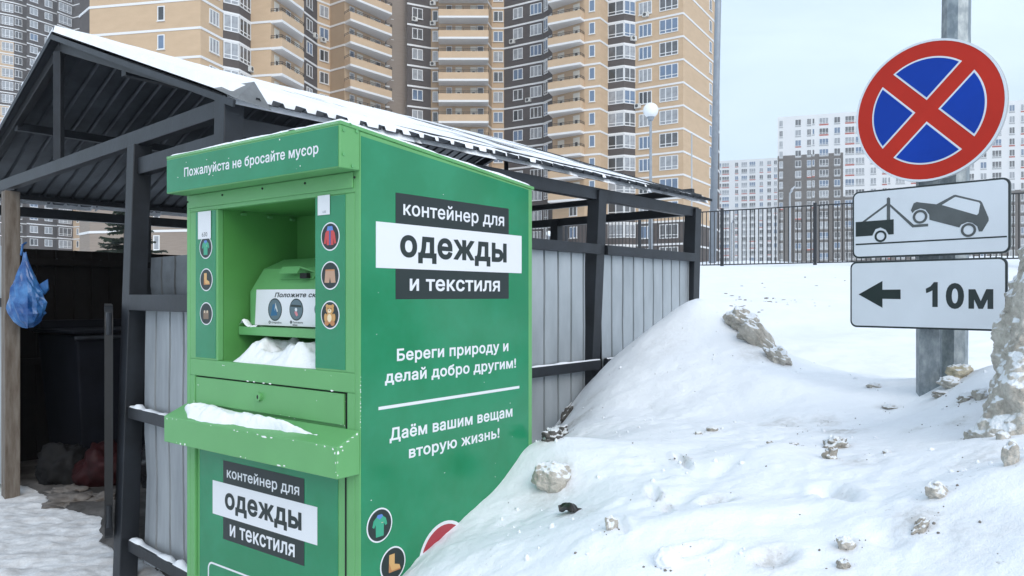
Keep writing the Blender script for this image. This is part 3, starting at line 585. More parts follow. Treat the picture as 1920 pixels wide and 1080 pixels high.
snow_patch('snow_patch', 'long ridge of white snow on the green tray of the container', bw(0, 0, 1.118), BX, tvw, tNw, sa, sb, .0, .098, hf_tray, 110, 26)
def hf_rec(u, v):
    f = (u - ox0) / (ox1 - ox0)
    back = sstep(-.0, .07, v); h = .012 + back * (.038 + .035 * np.exp(-((f - .33) / .14) ** 2) + .045 * np.exp(-((f - .72) / .12) ** 2)) + back * .055 * fbm(u * 11, v * 9 + 9, 4)
    return np.where(v < .004, -.004, h * (.2 + .8 * sstep(.0, .16, f))) 
snow_patch('snow_patch', 'lumpy heap of snow inside the open hatch of the container', bw(0, 0, oz0 - .018), BX, BY, BZ, ox0 + .003, ox1 - .003, -.004, .20, hf_rec, 90, 40)
rN = Vector((0, (zf - zb), (BD - HP))).normalized(); rV = Vector((0, BD - HP, zb - zf)).normalized()
rNw = BY * rN.y + BZ * rN.z; rVw = BY * rV.y + BZ * rV.z
def hf_roof(u, v):
    e = np.minimum(np.minimum(u - .012, BW - .004 - u), np.minimum(v - .004, 1.01 - v)); n = .010 * fbm(u * 14, v * 14, 3)
    return np.where(e + n > 0, .014 * np.clip((e + n) / .02, 0, 1) ** .5 + .007 * fbm(u * 6, v * 6, 3), -.006)
snow_patch('snow_patch', 'thin layer of snow on the sloped roof of the green container', bw(0, HP, zf), BX, rVw, rNw, -.004, BW + .004, 0, 1.02, hf_roof, 100, 100)
snow_patch('snow_patch', 'small lump of snow on the left end of the hatch ledge', bw(0, .086, 1.431), BX, BY, BZ, ox0 + .01, ox0 + .12, 0, .034, lambda u, v: .022 * np.exp(-((u - ox0 - .03) / .018) ** 2) + .006 - .008 * (np.abs(v - .017) / .017) ** 3 + .008 * fbm(u * 40, v * 40, 2), 30, 8)

# ------------------------------------------------------------------ waste shelter
sh = thing('waste_shelter', sp(0, 0), 'charcoal metal waste shelter with snowy gable roof behind the green container', 'shelter')
so_ = sh.location.copy()
def spart(mb, name, **k): return mb.build(name, sh if 'parent' not in k else k.pop('parent'), off=so_, **k)
def slant(p, dx=0., dy=0.): return Vector((p.x + dx, p.y + dy, p.z))
def post(s, t, z1, lean=0., m=FRM, wdt=.1, z0=-.02, name='post', label=None):
    a = sp(s, t, z0); b = sp(s, t, z1); mb = MB(); a.x -= lean * z1 * .95
    U, V = SG * wdt / 2, SR * wdt / 2
    vs = [a - U - V, a + U - V, a + U + V, a - U + V, b - U - V, b + U - V, b + U + V, b - U + V]
    mb.raw(vs, [(0, 3, 2, 1), (4, 5, 6, 7), (0, 1, 5, 4), (1, 2, 6, 5), (2, 3, 7, 6), (3, 0, 4, 7)], m)
    o = spart(mb, name, bevel=.004)
    if label: o['label'] = label
    return o
ZB = ZT - .1
post(0, 0, ZT, .02); post(1.04, -.0, ZB + .02, .036); post(3.55, 0, ZB, 0, WOOD, .105, label='weathered rusty brown post beside the opening'); post(SW, 0, ZT)
post(0, 1.55, ZB, .02); post(0, 3.10, ZB, .045, wdt=.11); post(0, SL, ZB, .028, wdt=.12)
post(SW, 1.55, ZB); post(SW, 3.1, ZB); post(SW, SL, ZB); post(1.66, SL, ZB); post(3.2, SL, ZB)
def beam(p, q, w_, h_, name='beam', m=FRM): mb = MB(); mb.bar(p, q, w_, h_, m); return spart(mb, name, bevel=.003)
beam(sp(-.05, 0, ZT - .04), sp(SW + .05, 0, ZT - .04), .06, .08)                       # tie of the front gable
beam(sp(.05, 0, ZT - .2), sp(.99, 0, ZT - .2), .06, .09)
beam(sp(-.0, SL, ZT - .12), sp(SW, SL, ZT - .12), .06, .08); beam(sp(0, SL, ZT + .06), sp(SW, SL, ZT + .06), .05, .06)
for s in (0, SW):
    beam(sp(s, .05, ZT - .13), sp(s, SL + .05, ZT - .13), .07, .09); beam(sp(s, .03, ZT + .015), sp(s, SL + .12, ZT + .015), .06, .06, 'purlin')
beam(sp(SW / 2, 0, ZT + .0), sp(SW / 2, 0, ZR - .1), .05, .05, 'king_strut'); beam(sp(SW / 2, SL, ZT), sp(SW / 2, SL, ZR - .1), .05, .05, 'king_strut')
for t in (-.02, SL - .05):
    for e in (0, SW): beam(sp(SW / 2, t + .05, ZR - .06), sp(e, t + .05, ZT + .02), .05, .07, 'rafter', PLA0)  # rafters darker than the frame: shadow under the roof edge put in their colour
for e in (0, SW): f = .55; beam(sp(SW / 2 * f + e * (1 - f), .02, ZT + (ZR - ZT) * f - .06), sp(SW / 2 * f + e * (1 - f), SL + .1, ZT + (ZR - ZT) * f - .06), .06, .06, 'purlin')
beam(sp(SW / 2, .02, ZR - .05), sp(SW / 2, SL + .12, ZR - .05), .06, .08, 'ridge_beam')
# corrugated sheets
def corr(t0, t1, pitch=.2, h=.022, flip=1):
    o = []; t = t0; pat = ((0, 0), (.70, 0), (.78, 1), (.88, 1), (1.0, 0)) if flip > 0 else ((0, 0), (.80, 0), (.825, 1), (.915, 1), (.94, 0), (1, 0))
    while t < t1:
        for a, b in pat:
            x = t + a * pitch
            if x <= t1: o.append((x, b * h * flip))
        t += pitch
    r = [o[0]]
    for q in o[1:]:
        if q[0] - r[-1][0] > 1e-5: r.append(q)
    return r
def sheet(prof, fn, mo, mi_, thick=.003, name='sheet', rows=1, label=None):
    mb = MB(); n = len(prof)
    for off, m in ((0, mo), (-thick, mi_)):
        vs = [fn(a, h + off, k / rows) for k in range(rows + 1) for a, h in prof]
        mb.raw(vs, [(k * n + i, k * n + i + 1, (k + 1) * n + i + 1, (k + 1) * n + i) for k in range(rows) for i in range(n - 1)], m)
    me = bpy.data.meshes.new(name); me.from_pydata([tuple(Vector(v) - so_) for v in mb.v], [], mb.f)
    for m in mb.mats: me.materials.append(m)
    me.polygons.foreach_set('material_index', mb.m); me.update(); ob = bpy.data.objects.new(name, me); COL.objects.link(ob); ob.parent = sh
    if label: ob['label'] = label
    return ob
SLP = math.atan2(ZR - ZT, SW / 2); OV = .14
def slope_pt(side, t, h, f):             # f 0 at the ridge, 1 at the eave
    s = SW / 2 - side * f * (SW / 2 + OV); z = ZR + .02 - f * (SW / 2 + OV) * math.tan(SLP); p = sp(s, t, z)
    nrm = (SG * (-side) * math.sin(SLP)); nrm.z = math.cos(SLP); return p + nrm * h
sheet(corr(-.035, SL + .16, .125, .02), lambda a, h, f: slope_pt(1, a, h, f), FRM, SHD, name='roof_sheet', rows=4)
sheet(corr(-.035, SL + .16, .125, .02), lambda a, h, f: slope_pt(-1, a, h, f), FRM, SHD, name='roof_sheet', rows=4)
# fascia along both front rakes
mb = MB()
for side in (1, -1):
    a = slope_pt(side, -.045, -.025, 0); b = slope_pt(side, -.045, -.025, 1); mb.bar(a, b, .012, .032, FRM, up=(0, 0, 1))
spart(mb, 'fascia')
mb = MB(); q = slope_pt(1, -.055, .01, .925); e_ = slope_pt(1, -.055, .0, 1.01); w1_ = slope_pt(1, .13, .012, .95); e2_ = slope_pt(1, .13, -.02, 1.01); ap_ = slope_pt(1, .085, .085, .965)
mb.raw([q, e_, e2_, w1_, ap_], [(0, 1, 4), (1, 2, 4), (2, 3, 4), (3, 0, 4), (0, 3, 2, 1)], SHG0); spart(mb, 'corner_flashing')
# wall sheets: right wall panels outside zinc, inside dark
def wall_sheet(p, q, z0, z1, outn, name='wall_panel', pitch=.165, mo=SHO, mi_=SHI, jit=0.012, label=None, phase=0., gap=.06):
    d = (q - p); L = d.length; d.normalize()
    pr_ = corr(gap + phase, L - gap, pitch, .024, -1)
    rj = random.Random(int(L * 1000)); nr = 6; wob = {}
    def fn(a, h, f):
        k = (round(a, 3), round(f, 3))
        j = (fbm(np.array([a * 2.3 + L]), np.array([f * 3.1 + L]), 3)[0]) * jit
        return p + d * a + outn * (h + j) + Vector((0, 0, z0 + (z1 - z0) * f))
    return sheet(pr_, fn, mo, mi_, name=name, rows=nr, label=label)
on = Vector((SR.y, -SR.x, 0))            # outwards of the right wall
fo = Vector((-SG.y, SG.x, 0)); fo = fo if fo.y < 0 else -fo
for t0, t1 in ((0, 1.55), (1.55, 3.10), (3.10, SL)):
    wall_sheet(sp(0, t0), sp(0, t1), .12, 1.925, on)
    for z, hh in ((1.905, .075), (1.03, .07), (.2, .07)):
        p = sp(0, t0 + .05, z) + on * .042; q = sp(0, t1 - .05, z) + on * .042; mb = MB(); mb.bar(p, q, .04, hh, FRM); ra = spart(mb, 'rail', bevel=.003)
        if z < 1.9:
            mb = MB(); n = 40; vs = []; fs = []
            for i in range(n + 1):
                c = p.lerp(q, i / n); h = .004 + .014 * (vnoise(np.array([i * .37 + t0 * 9]), np.array([z * 7]))[0] + .3); h = max(h, .002)
                vs += [c + on * .018 + Vector((0, 0, hh / 2 - .002)), c + on * .006 + Vector((0, 0, hh / 2 + h)), c - on * .02 + Vector((0, 0, hh / 2 + h * .8)), c - on * .02 + Vector((0, 0, hh / 2 - .002))]
            for i in range(n):
                for k in range(3): fs.append((i * 4 + k, i * 4 + 4 + k, i * 4 + 5 + k, i * 4 + 1 + k))
            mb.raw(vs, fs, SNOW); mb.build('snow_strip', ra, off=so_, smooth=True)
# front panel right of the opening, and the short one beyond the weathered post
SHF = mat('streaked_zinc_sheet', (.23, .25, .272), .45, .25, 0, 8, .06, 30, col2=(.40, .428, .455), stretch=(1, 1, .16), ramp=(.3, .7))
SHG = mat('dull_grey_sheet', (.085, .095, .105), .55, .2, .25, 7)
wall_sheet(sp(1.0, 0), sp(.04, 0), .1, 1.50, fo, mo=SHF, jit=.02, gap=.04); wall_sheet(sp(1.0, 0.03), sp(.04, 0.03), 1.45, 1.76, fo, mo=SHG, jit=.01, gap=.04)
for z, hh in ((1.515, .085), (.915, .06), (.19, .06)):
    p = sp(1.02, 0, z) + fo * .05; q = sp(.03, 0, z) + fo * .05; mb = MB(); mb.bar(p, q, .04, hh, FRM); ra = spart(mb, 'rail', bevel=.003)
    if z < 1.5:
        mb = MB(); n = 50; vs = []; fs = []
        for i in range(n + 1):
            c = p.lerp(q, i / n); h = max(.0, .004 + .05 * vnoise(np.array([i * .31 + z * 40]), np.array([z * 7]))[0]) + .001
            vs += [c + fo * .018 + Vector((0, 0, hh / 2 - .002)), c + fo * .006 + Vector((0, 0, hh / 2 + h)), c - fo * .02 + Vector((0, 0, hh / 2 + h * .9)), c - fo * .02 + Vector((0, 0, hh / 2 - .002))]
        for i in range(n):
            for k in range(3): fs.append((i * 4 + k, i * 4 + 4 + k, i * 4 + 5 + k, i * 4 + 1 + k))
        mb.raw(vs, fs, SNOW); mb.build('snow_strip', ra, off=so_, smooth=True)
wall_sheet(sp(SW, 0), sp(3.6, 0), .05, 1.95, fo, mo=SHF); beam(sp(SW, -.04, 1.5), sp(3.6, -.04, 1.5), .04, .07, 'rail')
# left wall and back wall (dark inside)
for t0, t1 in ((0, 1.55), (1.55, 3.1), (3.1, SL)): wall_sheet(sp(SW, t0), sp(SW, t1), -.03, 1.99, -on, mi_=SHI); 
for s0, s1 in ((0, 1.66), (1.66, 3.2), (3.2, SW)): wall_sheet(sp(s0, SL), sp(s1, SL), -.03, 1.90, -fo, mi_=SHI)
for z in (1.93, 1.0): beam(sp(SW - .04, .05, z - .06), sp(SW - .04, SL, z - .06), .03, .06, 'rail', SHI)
mb = MB()
for t in np.arange(.3, SL, .4): mb.prism(sp(SW - .03, t, 1.90), SR, (0, 0, 1), -SG, ell(0, 0, .008, .008, 8), 0, .006, FRM)
spart(mb, 'rivets')
# gate leaf standing open inwards
g0 = Vector((-2.195, 4.24, 0)); g1 = Vector((-2.725, 5.25, 0)); gd = (g1 - g0); gl = gd.length; gd.normalize(); gn = Vector((gd.y, -gd.x, 0))
mb = MB(); ol = rrect(0, gl, .2, 1.50, .12); il = rrect(.04, gl - .04, .24, 1.46, .09)
ring(mb, g0, gd, (0, 0, 1), gn, ol, il, -.02, .02, PLA0); ring(mb, g0, gd, (0, 0, 1), -gn, ol, il, .0205, .021, PLA0)
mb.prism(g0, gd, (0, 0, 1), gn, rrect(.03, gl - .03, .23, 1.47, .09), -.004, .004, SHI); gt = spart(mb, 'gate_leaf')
mb = MB(); 
for z in (1.40, .35): mb = MB(); mb.tube([g0 + Vector((-.0, 0, z - .06)), g0 + Vector((0, 0, z + .06))], .014, FRM, 8); mb.build('hinge', gt, off=so_)
# snow on the roof
def roof_snow(side):
    nt_, nf = 640, 60; ts = np.linspace(-.045, SL + .15, nt_); fs_ = np.linspace(0, 1.0, nf); TT, FF = np.meshgrid(ts, fs_)
    base = .030 * (1 - sstep(.2, 1.3, TT)) + .0225 * (1 - .18 * sstep(1.8, 4.6, TT)) + .008 * fbm(TT * 2.2, FF * 5, 3) + .0025 * fbm(TT * 9, FF * 3, 3)
    base += .006 * sstep(.78, .96, FF) * (.5 + fbm(TT * 4, FF * 4, 3)) * (1 - .5 * sstep(2.5, 4, TT))
    lim = .982 + .022 * fbm(TT * 5.5, FF * 0 + 2, 4) - .01 * sstep(2.5, 4.5, TT)
    hh = np.where(FF > lim, -.03, base * np.clip((lim - FF) / .012, .0, 1) ** .5)
    hh = np.where(TT < -.03 + .01 * fbm(FF * 30, TT * 0, 3), np.minimum(hh, .01), hh)
    vs = [slope_pt(side, float(ts[i]), float(hh[j, i]), float(fs_[j])) for j in range(nf) for i in range(nt_)]
    q = [(j * nt_ + i, j * nt_ + i + 1, (j + 1) * nt_ + i + 1, (j + 1) * nt_ + i) for j in range(nf - 1) for i in range(nt_ - 1) if max(hh[j, i], hh[j + 1, i + 1], hh[j, i + 1], hh[j + 1, i]) > -.02]
    me = bpy.data.meshes.new('roof_snow'); me.from_pydata([tuple(v - so_) for v in vs], [], q); me.materials.append(SNOW)
    me.polygons.foreach_set('use_smooth', [True] * len(q)); me.update(); ob = bpy.data.objects.new('roof_snow', me); COL.objects.link(ob); ob.parent = sh
roof_snow(1); roof_snow(-1)

# things inside the shelter
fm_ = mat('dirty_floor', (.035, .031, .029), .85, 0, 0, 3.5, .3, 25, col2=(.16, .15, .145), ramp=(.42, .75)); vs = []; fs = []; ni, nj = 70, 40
for j in range(nj + 1):
    for i in range(ni + 1):
        s_ = .12 + (SW - .2) * i / ni; t0_ = .10 + .16 * fbm(np.array([s_ * 1.7]), np.array([2.]), 4)[0] + .10 * s_ / SW; t_ = t0_ + (SL - .1 - t0_) * (j / nj) ** 1.3
        q = sp(s_, t_); vs.append((q.x, q.y, .034 + .012 * fbm(np.array([s_ * 6]), np.array([t_ * 6]), 3)[0] - (.03 if j == 0 else 0)))
for j in range(nj):
    for i in range(ni): a = j * (ni + 1) + i; fs.append((a, a + 1, a + ni + 2, a + ni + 1))
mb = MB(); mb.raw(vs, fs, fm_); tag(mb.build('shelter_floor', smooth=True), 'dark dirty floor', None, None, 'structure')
PLA = mat('dark_bin_plastic', (.005, .006, .010), .7, 0, .3, 5, spec=.12)
cb = sp(4.05, 1.05, 0); tcn_ = thing('rubbish_container', cb, 'black wheeled rubbish container standing in the dark shelter', 'rubbish bin', rotz=math.atan2(SR.y, SR.x))
mb = MB(); 
for (z0, z1, a0, a1) in ((.18, 1.22, .92, 1.0),):
    vs = [(x * .55 * a0, y * .38 * a0, z0) for x, y in ((-1, -1), (1, -1), (1, 1), (-1, 1))] + [(x * .58, y * .42, z1) for x, y in ((-1, -1), (1, -1), (1, 1), (-1, 1))]
    mb.raw(vs, [(0, 3, 2, 1), (4, 5, 6, 7), (0, 1, 5, 4), (1, 2, 6, 5), (2, 3, 7, 6), (3, 0, 4, 7)], PLA)
mb.build('body', tcn_, bevel=.02)
mb = MB(); mb.tube([(-.6, .44, 1.24), (.6, .44, 1.24)], .02, FRM, 8); mb.tube([(-.6, -.44, 1.2), (.6, -.44, 1.2)], .02, FRM, 8); mb.box(-.62, .62, -.44, .46, 1.235, 1.26, PLA); mb.box(-.6, .6, .3, .46, 1.26, 1.33, PLA); mb.build('lid', tcn_, bevel=.008)
for x in (-.42, .42):
    for y in (-.28, .28):
        mb = MB(); mb.tube([(x - .02, y, .09), (x + .02, y, .09)], .09, DARK, 14); mb.box(x - .012, x + .012, y - .02, y + .02, .09, .2, FRM); mb.build('wheel', tcn_)
from mathutils import noise as mn
def blob(name, label, cat, loc, size, m, seed=0, amp=.25, fr_=1.7, sub=4, rot=(0, 0, 0), group=None, fold=0., snowcap=None, parent=None, flat=.0):
    bm = bmesh.new(); bmesh.ops.create_icosphere(bm, subdivisions=sub, radius=1); sv = Vector((seed * 3.1, seed * 1.7, seed * .9))
    for v in bm.verts:
        n = v.co.normalized(); d = (mn.fractal(n * fr_ + sv, 1.25, 2.1, 4) if flat else mn.fractal(n * fr_ + sv, .8, 2.1, 5)) * amp
        d += (mn.fractal(n * 5 + sv, 1.2, 2.2, 3) * .03 - abs(mn.noise(n * 1.7 + sv * 2)) * amp * .5) if flat else 0
        if fold: d += fold * abs(mn.noise(n * 5 + sv))
        v.co = n * (1 + d)
    ro = Matrix.Rotation(rot[2], 3, 'Z') @ Matrix.Rotation(rot[1], 3, 'Y') @ Matrix.Rotation(rot[0], 3, 'X')
    for v in bm.verts: v.co = ro @ Vector((v.co.x * size[0], v.co.y * size[1], v.co.z * size[2]))
    me = bpy.data.meshes.new(name); bm.to_mesh(me); bm.free(); me.materials.append(m)
    me.polygons.foreach_set('use_smooth', [True] * len(me.polygons))
    o = bpy.data.objects.new(name, me); COL.objects.link(o); o.location = loc
    if parent: o.parent = parent
    elif label: tag(o, label, cat, group)
    return o
BR = mat('red_bag_plastic', (.022, .003, .004), .6, 0, .4, 12, spec=.2); BB = mat('black_bag_plastic', (.012, .012, .014), .3); BGm = mat('grey_bag_plastic', (.010, .010, .011), .7, 0, .3, 8, spec=.15)
blob('garbage_bag', 'dark red garbage bag on the floor inside the shelter', 'garbage bag', sp(3.28, .62, .15), (.20, .18, .19), BR, 1, .3, 1.5, fold=.25, group='bags lying in the shelter')
blob('garbage_bag', 'black garbage bag on the floor near the open gate leaf', 'garbage bag', sp(2.80, .95, .16), (.24, .2, .2), BB, 2, .3, 1.5, fold=.25, group='bags lying in the shelter')
blob('garbage_bag', 'grey garbage bag on the floor behind the weathered post', 'garbage bag', sp(3.62, .40, .13), (.17, .15, .2), BGm, 3, .3, 1.5, fold=.25, group='bags lying in the shelter')
LIT = mat('paper_litter', (.14, .125, .115), .8, 0, .3, 14)
for k, (s, t, a, l) in enumerate(((2.95, .25, .16, 'crumpled pale paper litter lying nearest the bottom of the open gate leaf'), (3.2, .32, .13, 'crumpled pale paper litter in front of the red garbage bag'), (2.78, .42, .1, 'small crumpled litter in front of the black garbage bag'))):
    p = sp(s, t, .02); blob('litter', l, 'litter', p, (a, a * .7, .05), LIT, 10 + k, .5, 2.2, fold=.5, group='litter on the shelter floor')
pp = P(190, 905, 6.35); mb = MB(); mb.tube([pp + Vector((-.03, -.1, .0)), pp + Vector((.05, .12, .0))], .045, mat('clear_jar', (.35, .34, .32), .2), 14); tag(mb.build('jar', smooth=False), 'small pale plastic jar lying in the shelter opening', 'jar')
# blue carrier bag hanging on the weathered post
bb = P(52, 548, 5.86); hb = thing('carrier_bag', bb, 'blue plastic carrier bag hanging on the weathered post', 'bag')
BL = mat('blue_bag_plastic', (.012, .075, .27), .3, 0, 0, 7, .6, 22, col2=(.07, .23, .52), trans=.15, ramp=(.4, .65))
mb = MB(); vs = []; fs = []; n = 26; prof_ = [(.30, .012), (.24, .022), (.16, .055), (.08, .095), (.0, .135), (-.08, .158), (-.16, .150), (-.22, .11), (-.255, .05), (-.262, .0)]
prof2 = []
for i in range(len(prof_) - 1):
    for k in range(2): f = k / 2; prof2.append((prof_[i][0] * (1 - f) + prof_[i + 1][0] * f, prof_[i][1] * (1 - f) + prof_[i + 1][1] * f))
prof2.append(prof_[-1])
for i, (z, r) in enumerate(prof2):
    for j in range(n):
        th = 2 * math.pi * j / n; q = Vector((math.cos(th), math.sin(th), z * 3.2)); rr = r * .88 * (1 + .22 * mn.noise(q * 1.4) + .30 * abs(mn.noise(Vector((math.cos(th) * 2.6, math.sin(th) * 2.6, z * 2.2 + 3.3)))) - .10 + .22 * abs(mn.noise(q * 4.5)) + .14 * mn.noise(q * 9))
        vs.append((rr * math.cos(th) - .05 * max(0, z) * 3 * .5, rr * math.sin(th) * .62, z + .02 * mn.noise(q * 3)))
for i in range(len(prof2) - 1):
    for j in range(n): fs.append((i * n + j, i * n + (j + 1) % n, (i + 1) * n + (j + 1) % n, (i + 1) * n + j))
mb.raw(vs, fs, BL); mb.build('bag_body', hb, smooth=False)
mb = MB(); mb.raw([(.10, -.02, .06), (.17, -.03, .10), (.155, 0, .03), (.15, .02, .02), (.11, .03, -.02)], [(0, 1, 2), (1, 3, 2), (0, 2, 4), (2, 3, 4), (0, 4, 3, 1)], BL); mb.tube([(-.05, 0, .28), (-.07, .05, .36), (-.075, .1, .38)], .008, BL, 6); mb.build('bag_handle', hb)

# ------------------------------------------------------------------ road signs and poles
SD = Vector((.6775, -.7355, 0)).normalized(); SN = Vector((-SD.y, SD.x, 0)); SN = SN if SN.y < 0 else -SN
PL0 = Vector((.4342 * 3.97, 3.97, 0)); SZ = Vector((0, 0, 1))
def sg(px, py):
    o = Vector((0, 0, EYE)); d = ray(px, py); k = (PL0 - o).dot(SN) / d.dot(SN); q = o + d * k; return ((q - PL0).dot(SD), q.z)
RED = mat('sign_red', (.46, .022, .010), .4, 0, .06, 5, spec=.25); BLU = mat('sign_blue', (.002, .040, .33), .42, 0, .10, 3, spec=.2); SWH = mat('sign_white', (.64, .68, .735), .45, 0, .04, 4)
SBK = mat('sign_black', (.016, .024, .026), .35); SBK2 = mat('sign_faded_black', (.085, .095, .10), .4, 0, .2, 6); SRIM = mat('sign_rim', (.42, .43, .44), .4, .5)
c0 = sg(1750, 208)[0]; c0 = .366; cz = EYE + .880; cr_ = .336
cpos = PL0 + SD * c0 + SZ * cz
ns = thing('no_stopping_sign', cpos, 'round no stopping sign with red cross on blue', 'road sign'); AX = (SD, SZ, SN)
mb = MB(); mb.prism((0, 0, 0), *AX, ell(0, 0, cr_, cr_, 72), -.022, 0, SRIM); mb.build('backing', ns, bevel=.004)
mb = MB(); ring(mb, (0, 0, 0), *AX, ell(0, 0, cr_ - .001, cr_ - .001, 72), ell(0, 0, cr_ - .011, cr_ - .011, 72), .0002, .003, SWH); mb.build('white_edge', ns)
mb = MB(); mb.prism((0, 0, 0), *AX, ell(0, 0, cr_ - .011, cr_ - .011, 72), .0002, .0016, RED); face_ = mb.build('red_face', ns)
def sector(k, ri, hw):
    a = math.asin(hw / ri); pts = [(hw * math.sqrt(2), 0.)]
    pts += [(ri * math.cos(th), ri * math.sin(th)) for th in np.linspace(-math.pi / 4 + a, math.pi / 4 - a, 22)]
    c, s = math.cos(k * math.pi / 2), math.sin(k * math.pi / 2); return [(x * c - y * s, x * s + y * c) for x, y in pts]
mb = MB(); mb2 = MB()
for k in range(4):
    mb.prism((0, 0, 0), *AX, sector(k, .254, .036), .0016, .0028, SWH); mb2.prism((0, 0, 0), *AX, sector(k, .246, .0445), .0028, .004, BLU)
mb.build('white_outline', face_); mb2.build('blue_sector', face_)
def plate(name, label, shift, z0, z1, w_=.70):
    o = thing(name, PL0 + SD * (shift + w_ / 2) + SZ * ((z0 + z1) / 2), label, 'road sign'); h = (z1 - z0) / 2
    mb = MB(); mb.prism((0, 0, 0), *AX, rrect(-w_ / 2, w_ / 2, -h, h, .032), -.016, 0, SBK); mb.build('backing', o, bevel=.003)
    mb = MB(); mb.prism((0, 0, 0), *AX, rrect(-w_ / 2 + .009, w_ / 2 - .009, -h + .009, h - .009, .025), .0002, .0014, SWH); f = mb.build('white_face', o)
    return o, f
tp, tf = plate('tow_away_sign', 'white plate showing a tow truck lifting a car', .012, EYE + .190, EYE + .528)
dp, df = plate('distance_sign', 'white plate reading 10м with a black arrow pointing left', .0, EYE - .158, EYE + .174)
def zq(zx, zy, thing_): a = sg(1590 + zx / 3.175, 300 + zy / 3.175); p = PL0 + SD * a[0]; return ((p - Vector((thing_.location.x, thing_.location.y, 0))).dot(SD), a[1] - thing_.location.z)
q = lambda L: [zq(x, y, tp) for x, y in L]
mb = MB(); A2 = ((0, 0, 0), *AX)
mb.prism(*A2, q([(47, 370), (273, 353), (273, 442), (243, 444), (225, 415), (195, 402), (165, 412), (146, 450), (47, 457)]), .0016, .0024, SBK)
mb.prism(*A2, q([(82, 370), (100, 370), (243, 264), (243, 250)]), .0016, .0022, SBK2); mb.prism(*A2, q([(232, 228), (242, 222), (252, 228), (252, 354), (232, 356)]), .0016, .0023, SBK2)
mb.prism(*A2, q([(252, 262), (252, 278), (384, 402), (478, 395), (478, 379), (392, 385)]), .0016, .0022, SBK2)
mb.prism(*A2, q([(375, 300), (392, 258), (410, 250), (430, 253), (528, 264), (628, 210), (640, 207), (790, 243), (800, 255), (838, 345), (838, 362), (800, 425), (780, 426), (770, 395), (740, 374), (710, 370), (675, 385), (664, 402), (486, 356), (484, 325), (462, 296), (432, 288), (400, 300), (385, 316)]), .0016, .0024, SBK2)
mb.prism(*A2, q([(560, 268), (632, 224), (642, 220), (780, 252), (788, 262), (778, 318), (768, 328)]), .0024, .0030, SWH)
for (x, y, r0) in ((195, 454, 36), (430, 338, 44), (718, 417, 46)):
    c = zq(x, y, tp); e = abs(zq(x + r0, y, tp)[0] - c[0]); ring(mb, *A2, ell(c[0], c[1], e * 1.0, e * 1.0, 30), ell(c[0], c[1], e * .66, e * .66, 30), .0024, .003, SBK2 if x > 300 else SBK)
mb.prism(*A2, q([(47, 499), (947, 451), (947, 460), (47, 508)]), .0016, .0022, SBK)
mb.build('tow_truck_symbol', tf)
q = lambda L: [zq(x, y, dp) for x, y in L]
mb = MB(); mb.prism(*A2, q([(64, 800), (206, 720), (206, 772), (314, 771), (314, 828), (206, 826), (206, 880)]), .0016, .0022, SBK); mb.build('arrow', df)
mb = MB(); a, b, c = zq(464, 876, dp), zq(464, 727, dp), zq(866, 880, dp)
d_ = zq(718, 879, dp); e_ = zq(690, 878, dp)
z0_ = zq(583, 878, dp); z1_ = zq(692, 878, dp)
mb.prism((0, 0, 0), *AX, q([(464, 766), (492, 752), (512, 727), (535, 727), (535, 875), (503, 875), (503, 776), (490, 784), (466, 793)]), .0016, .0021, SBK)
lettering(mb, '0', (0, 0, 0), *AX, z0_[0], z1_[0], a[1], b[1] - a[1], .002, SBK, .035, cap=True)
m0, m1 = zq(718, 879, dp), zq(718, 770, dp); lettering(mb, 'м', (0, 0, 0), *AX, m0[0], c[0], a[1], m1[1] - m0[1], .002, SBK, .035)
mb.build('lettering', df)
def pole(name, label, cat, base, top, r0, r1, m, n=8, group=None):
    o = thing(name, base, label, cat, group); mb = MB(); mb.tube([Vector((0, 0, -.3)), Vector(top) - Vector(base)], [r0, r1], m, n); mb.build('shaft', o); return o
b0 = P(1783, 715, 3.96); t0 = b0 + Vector((.085, 0, 6.4)); hh = surf(b0.x, b0.y); b0.z = hh
lc = pole('lamp_column', 'tapered grey faceted steel column behind the road signs', 'pole', b0, t0, .0735, .050, GAL)
b1 = P(1739.5, 715, 3.80); b1.z = surf(b1.x, b1.y)
spo = thing('sign_post', b1, 'flat sided galvanised post carrying the road signs', 'post'); mb = MB(); 
UU = (SD * .3 + Vector((1, 0, 0)) * .7).normalized(); VV = Vector((-UU.y, UU.x, 0))
mb.prism((0, 0, -.3), UU, VV, (0, 0, 1), [(-.046, -.03), (.046, -.03), (.046, .03), (-.046, .03)], 0, 2.0 - .02 + EYE - b1.z - .9, GAL); mb.build('shaft', spo, bevel=.003)
mb = MB()
for z in (EYE - .02, EYE + .36, EYE + .75):
    mb.prism(Vector((0, 0, z - b1.z)), UU, VV, (0, 0, 1), [(-.06, -.075), (.16, -.075), (.16, -.035), (-.06, -.035)], 0, .03, GAL)
mb.build('bracket', spo)
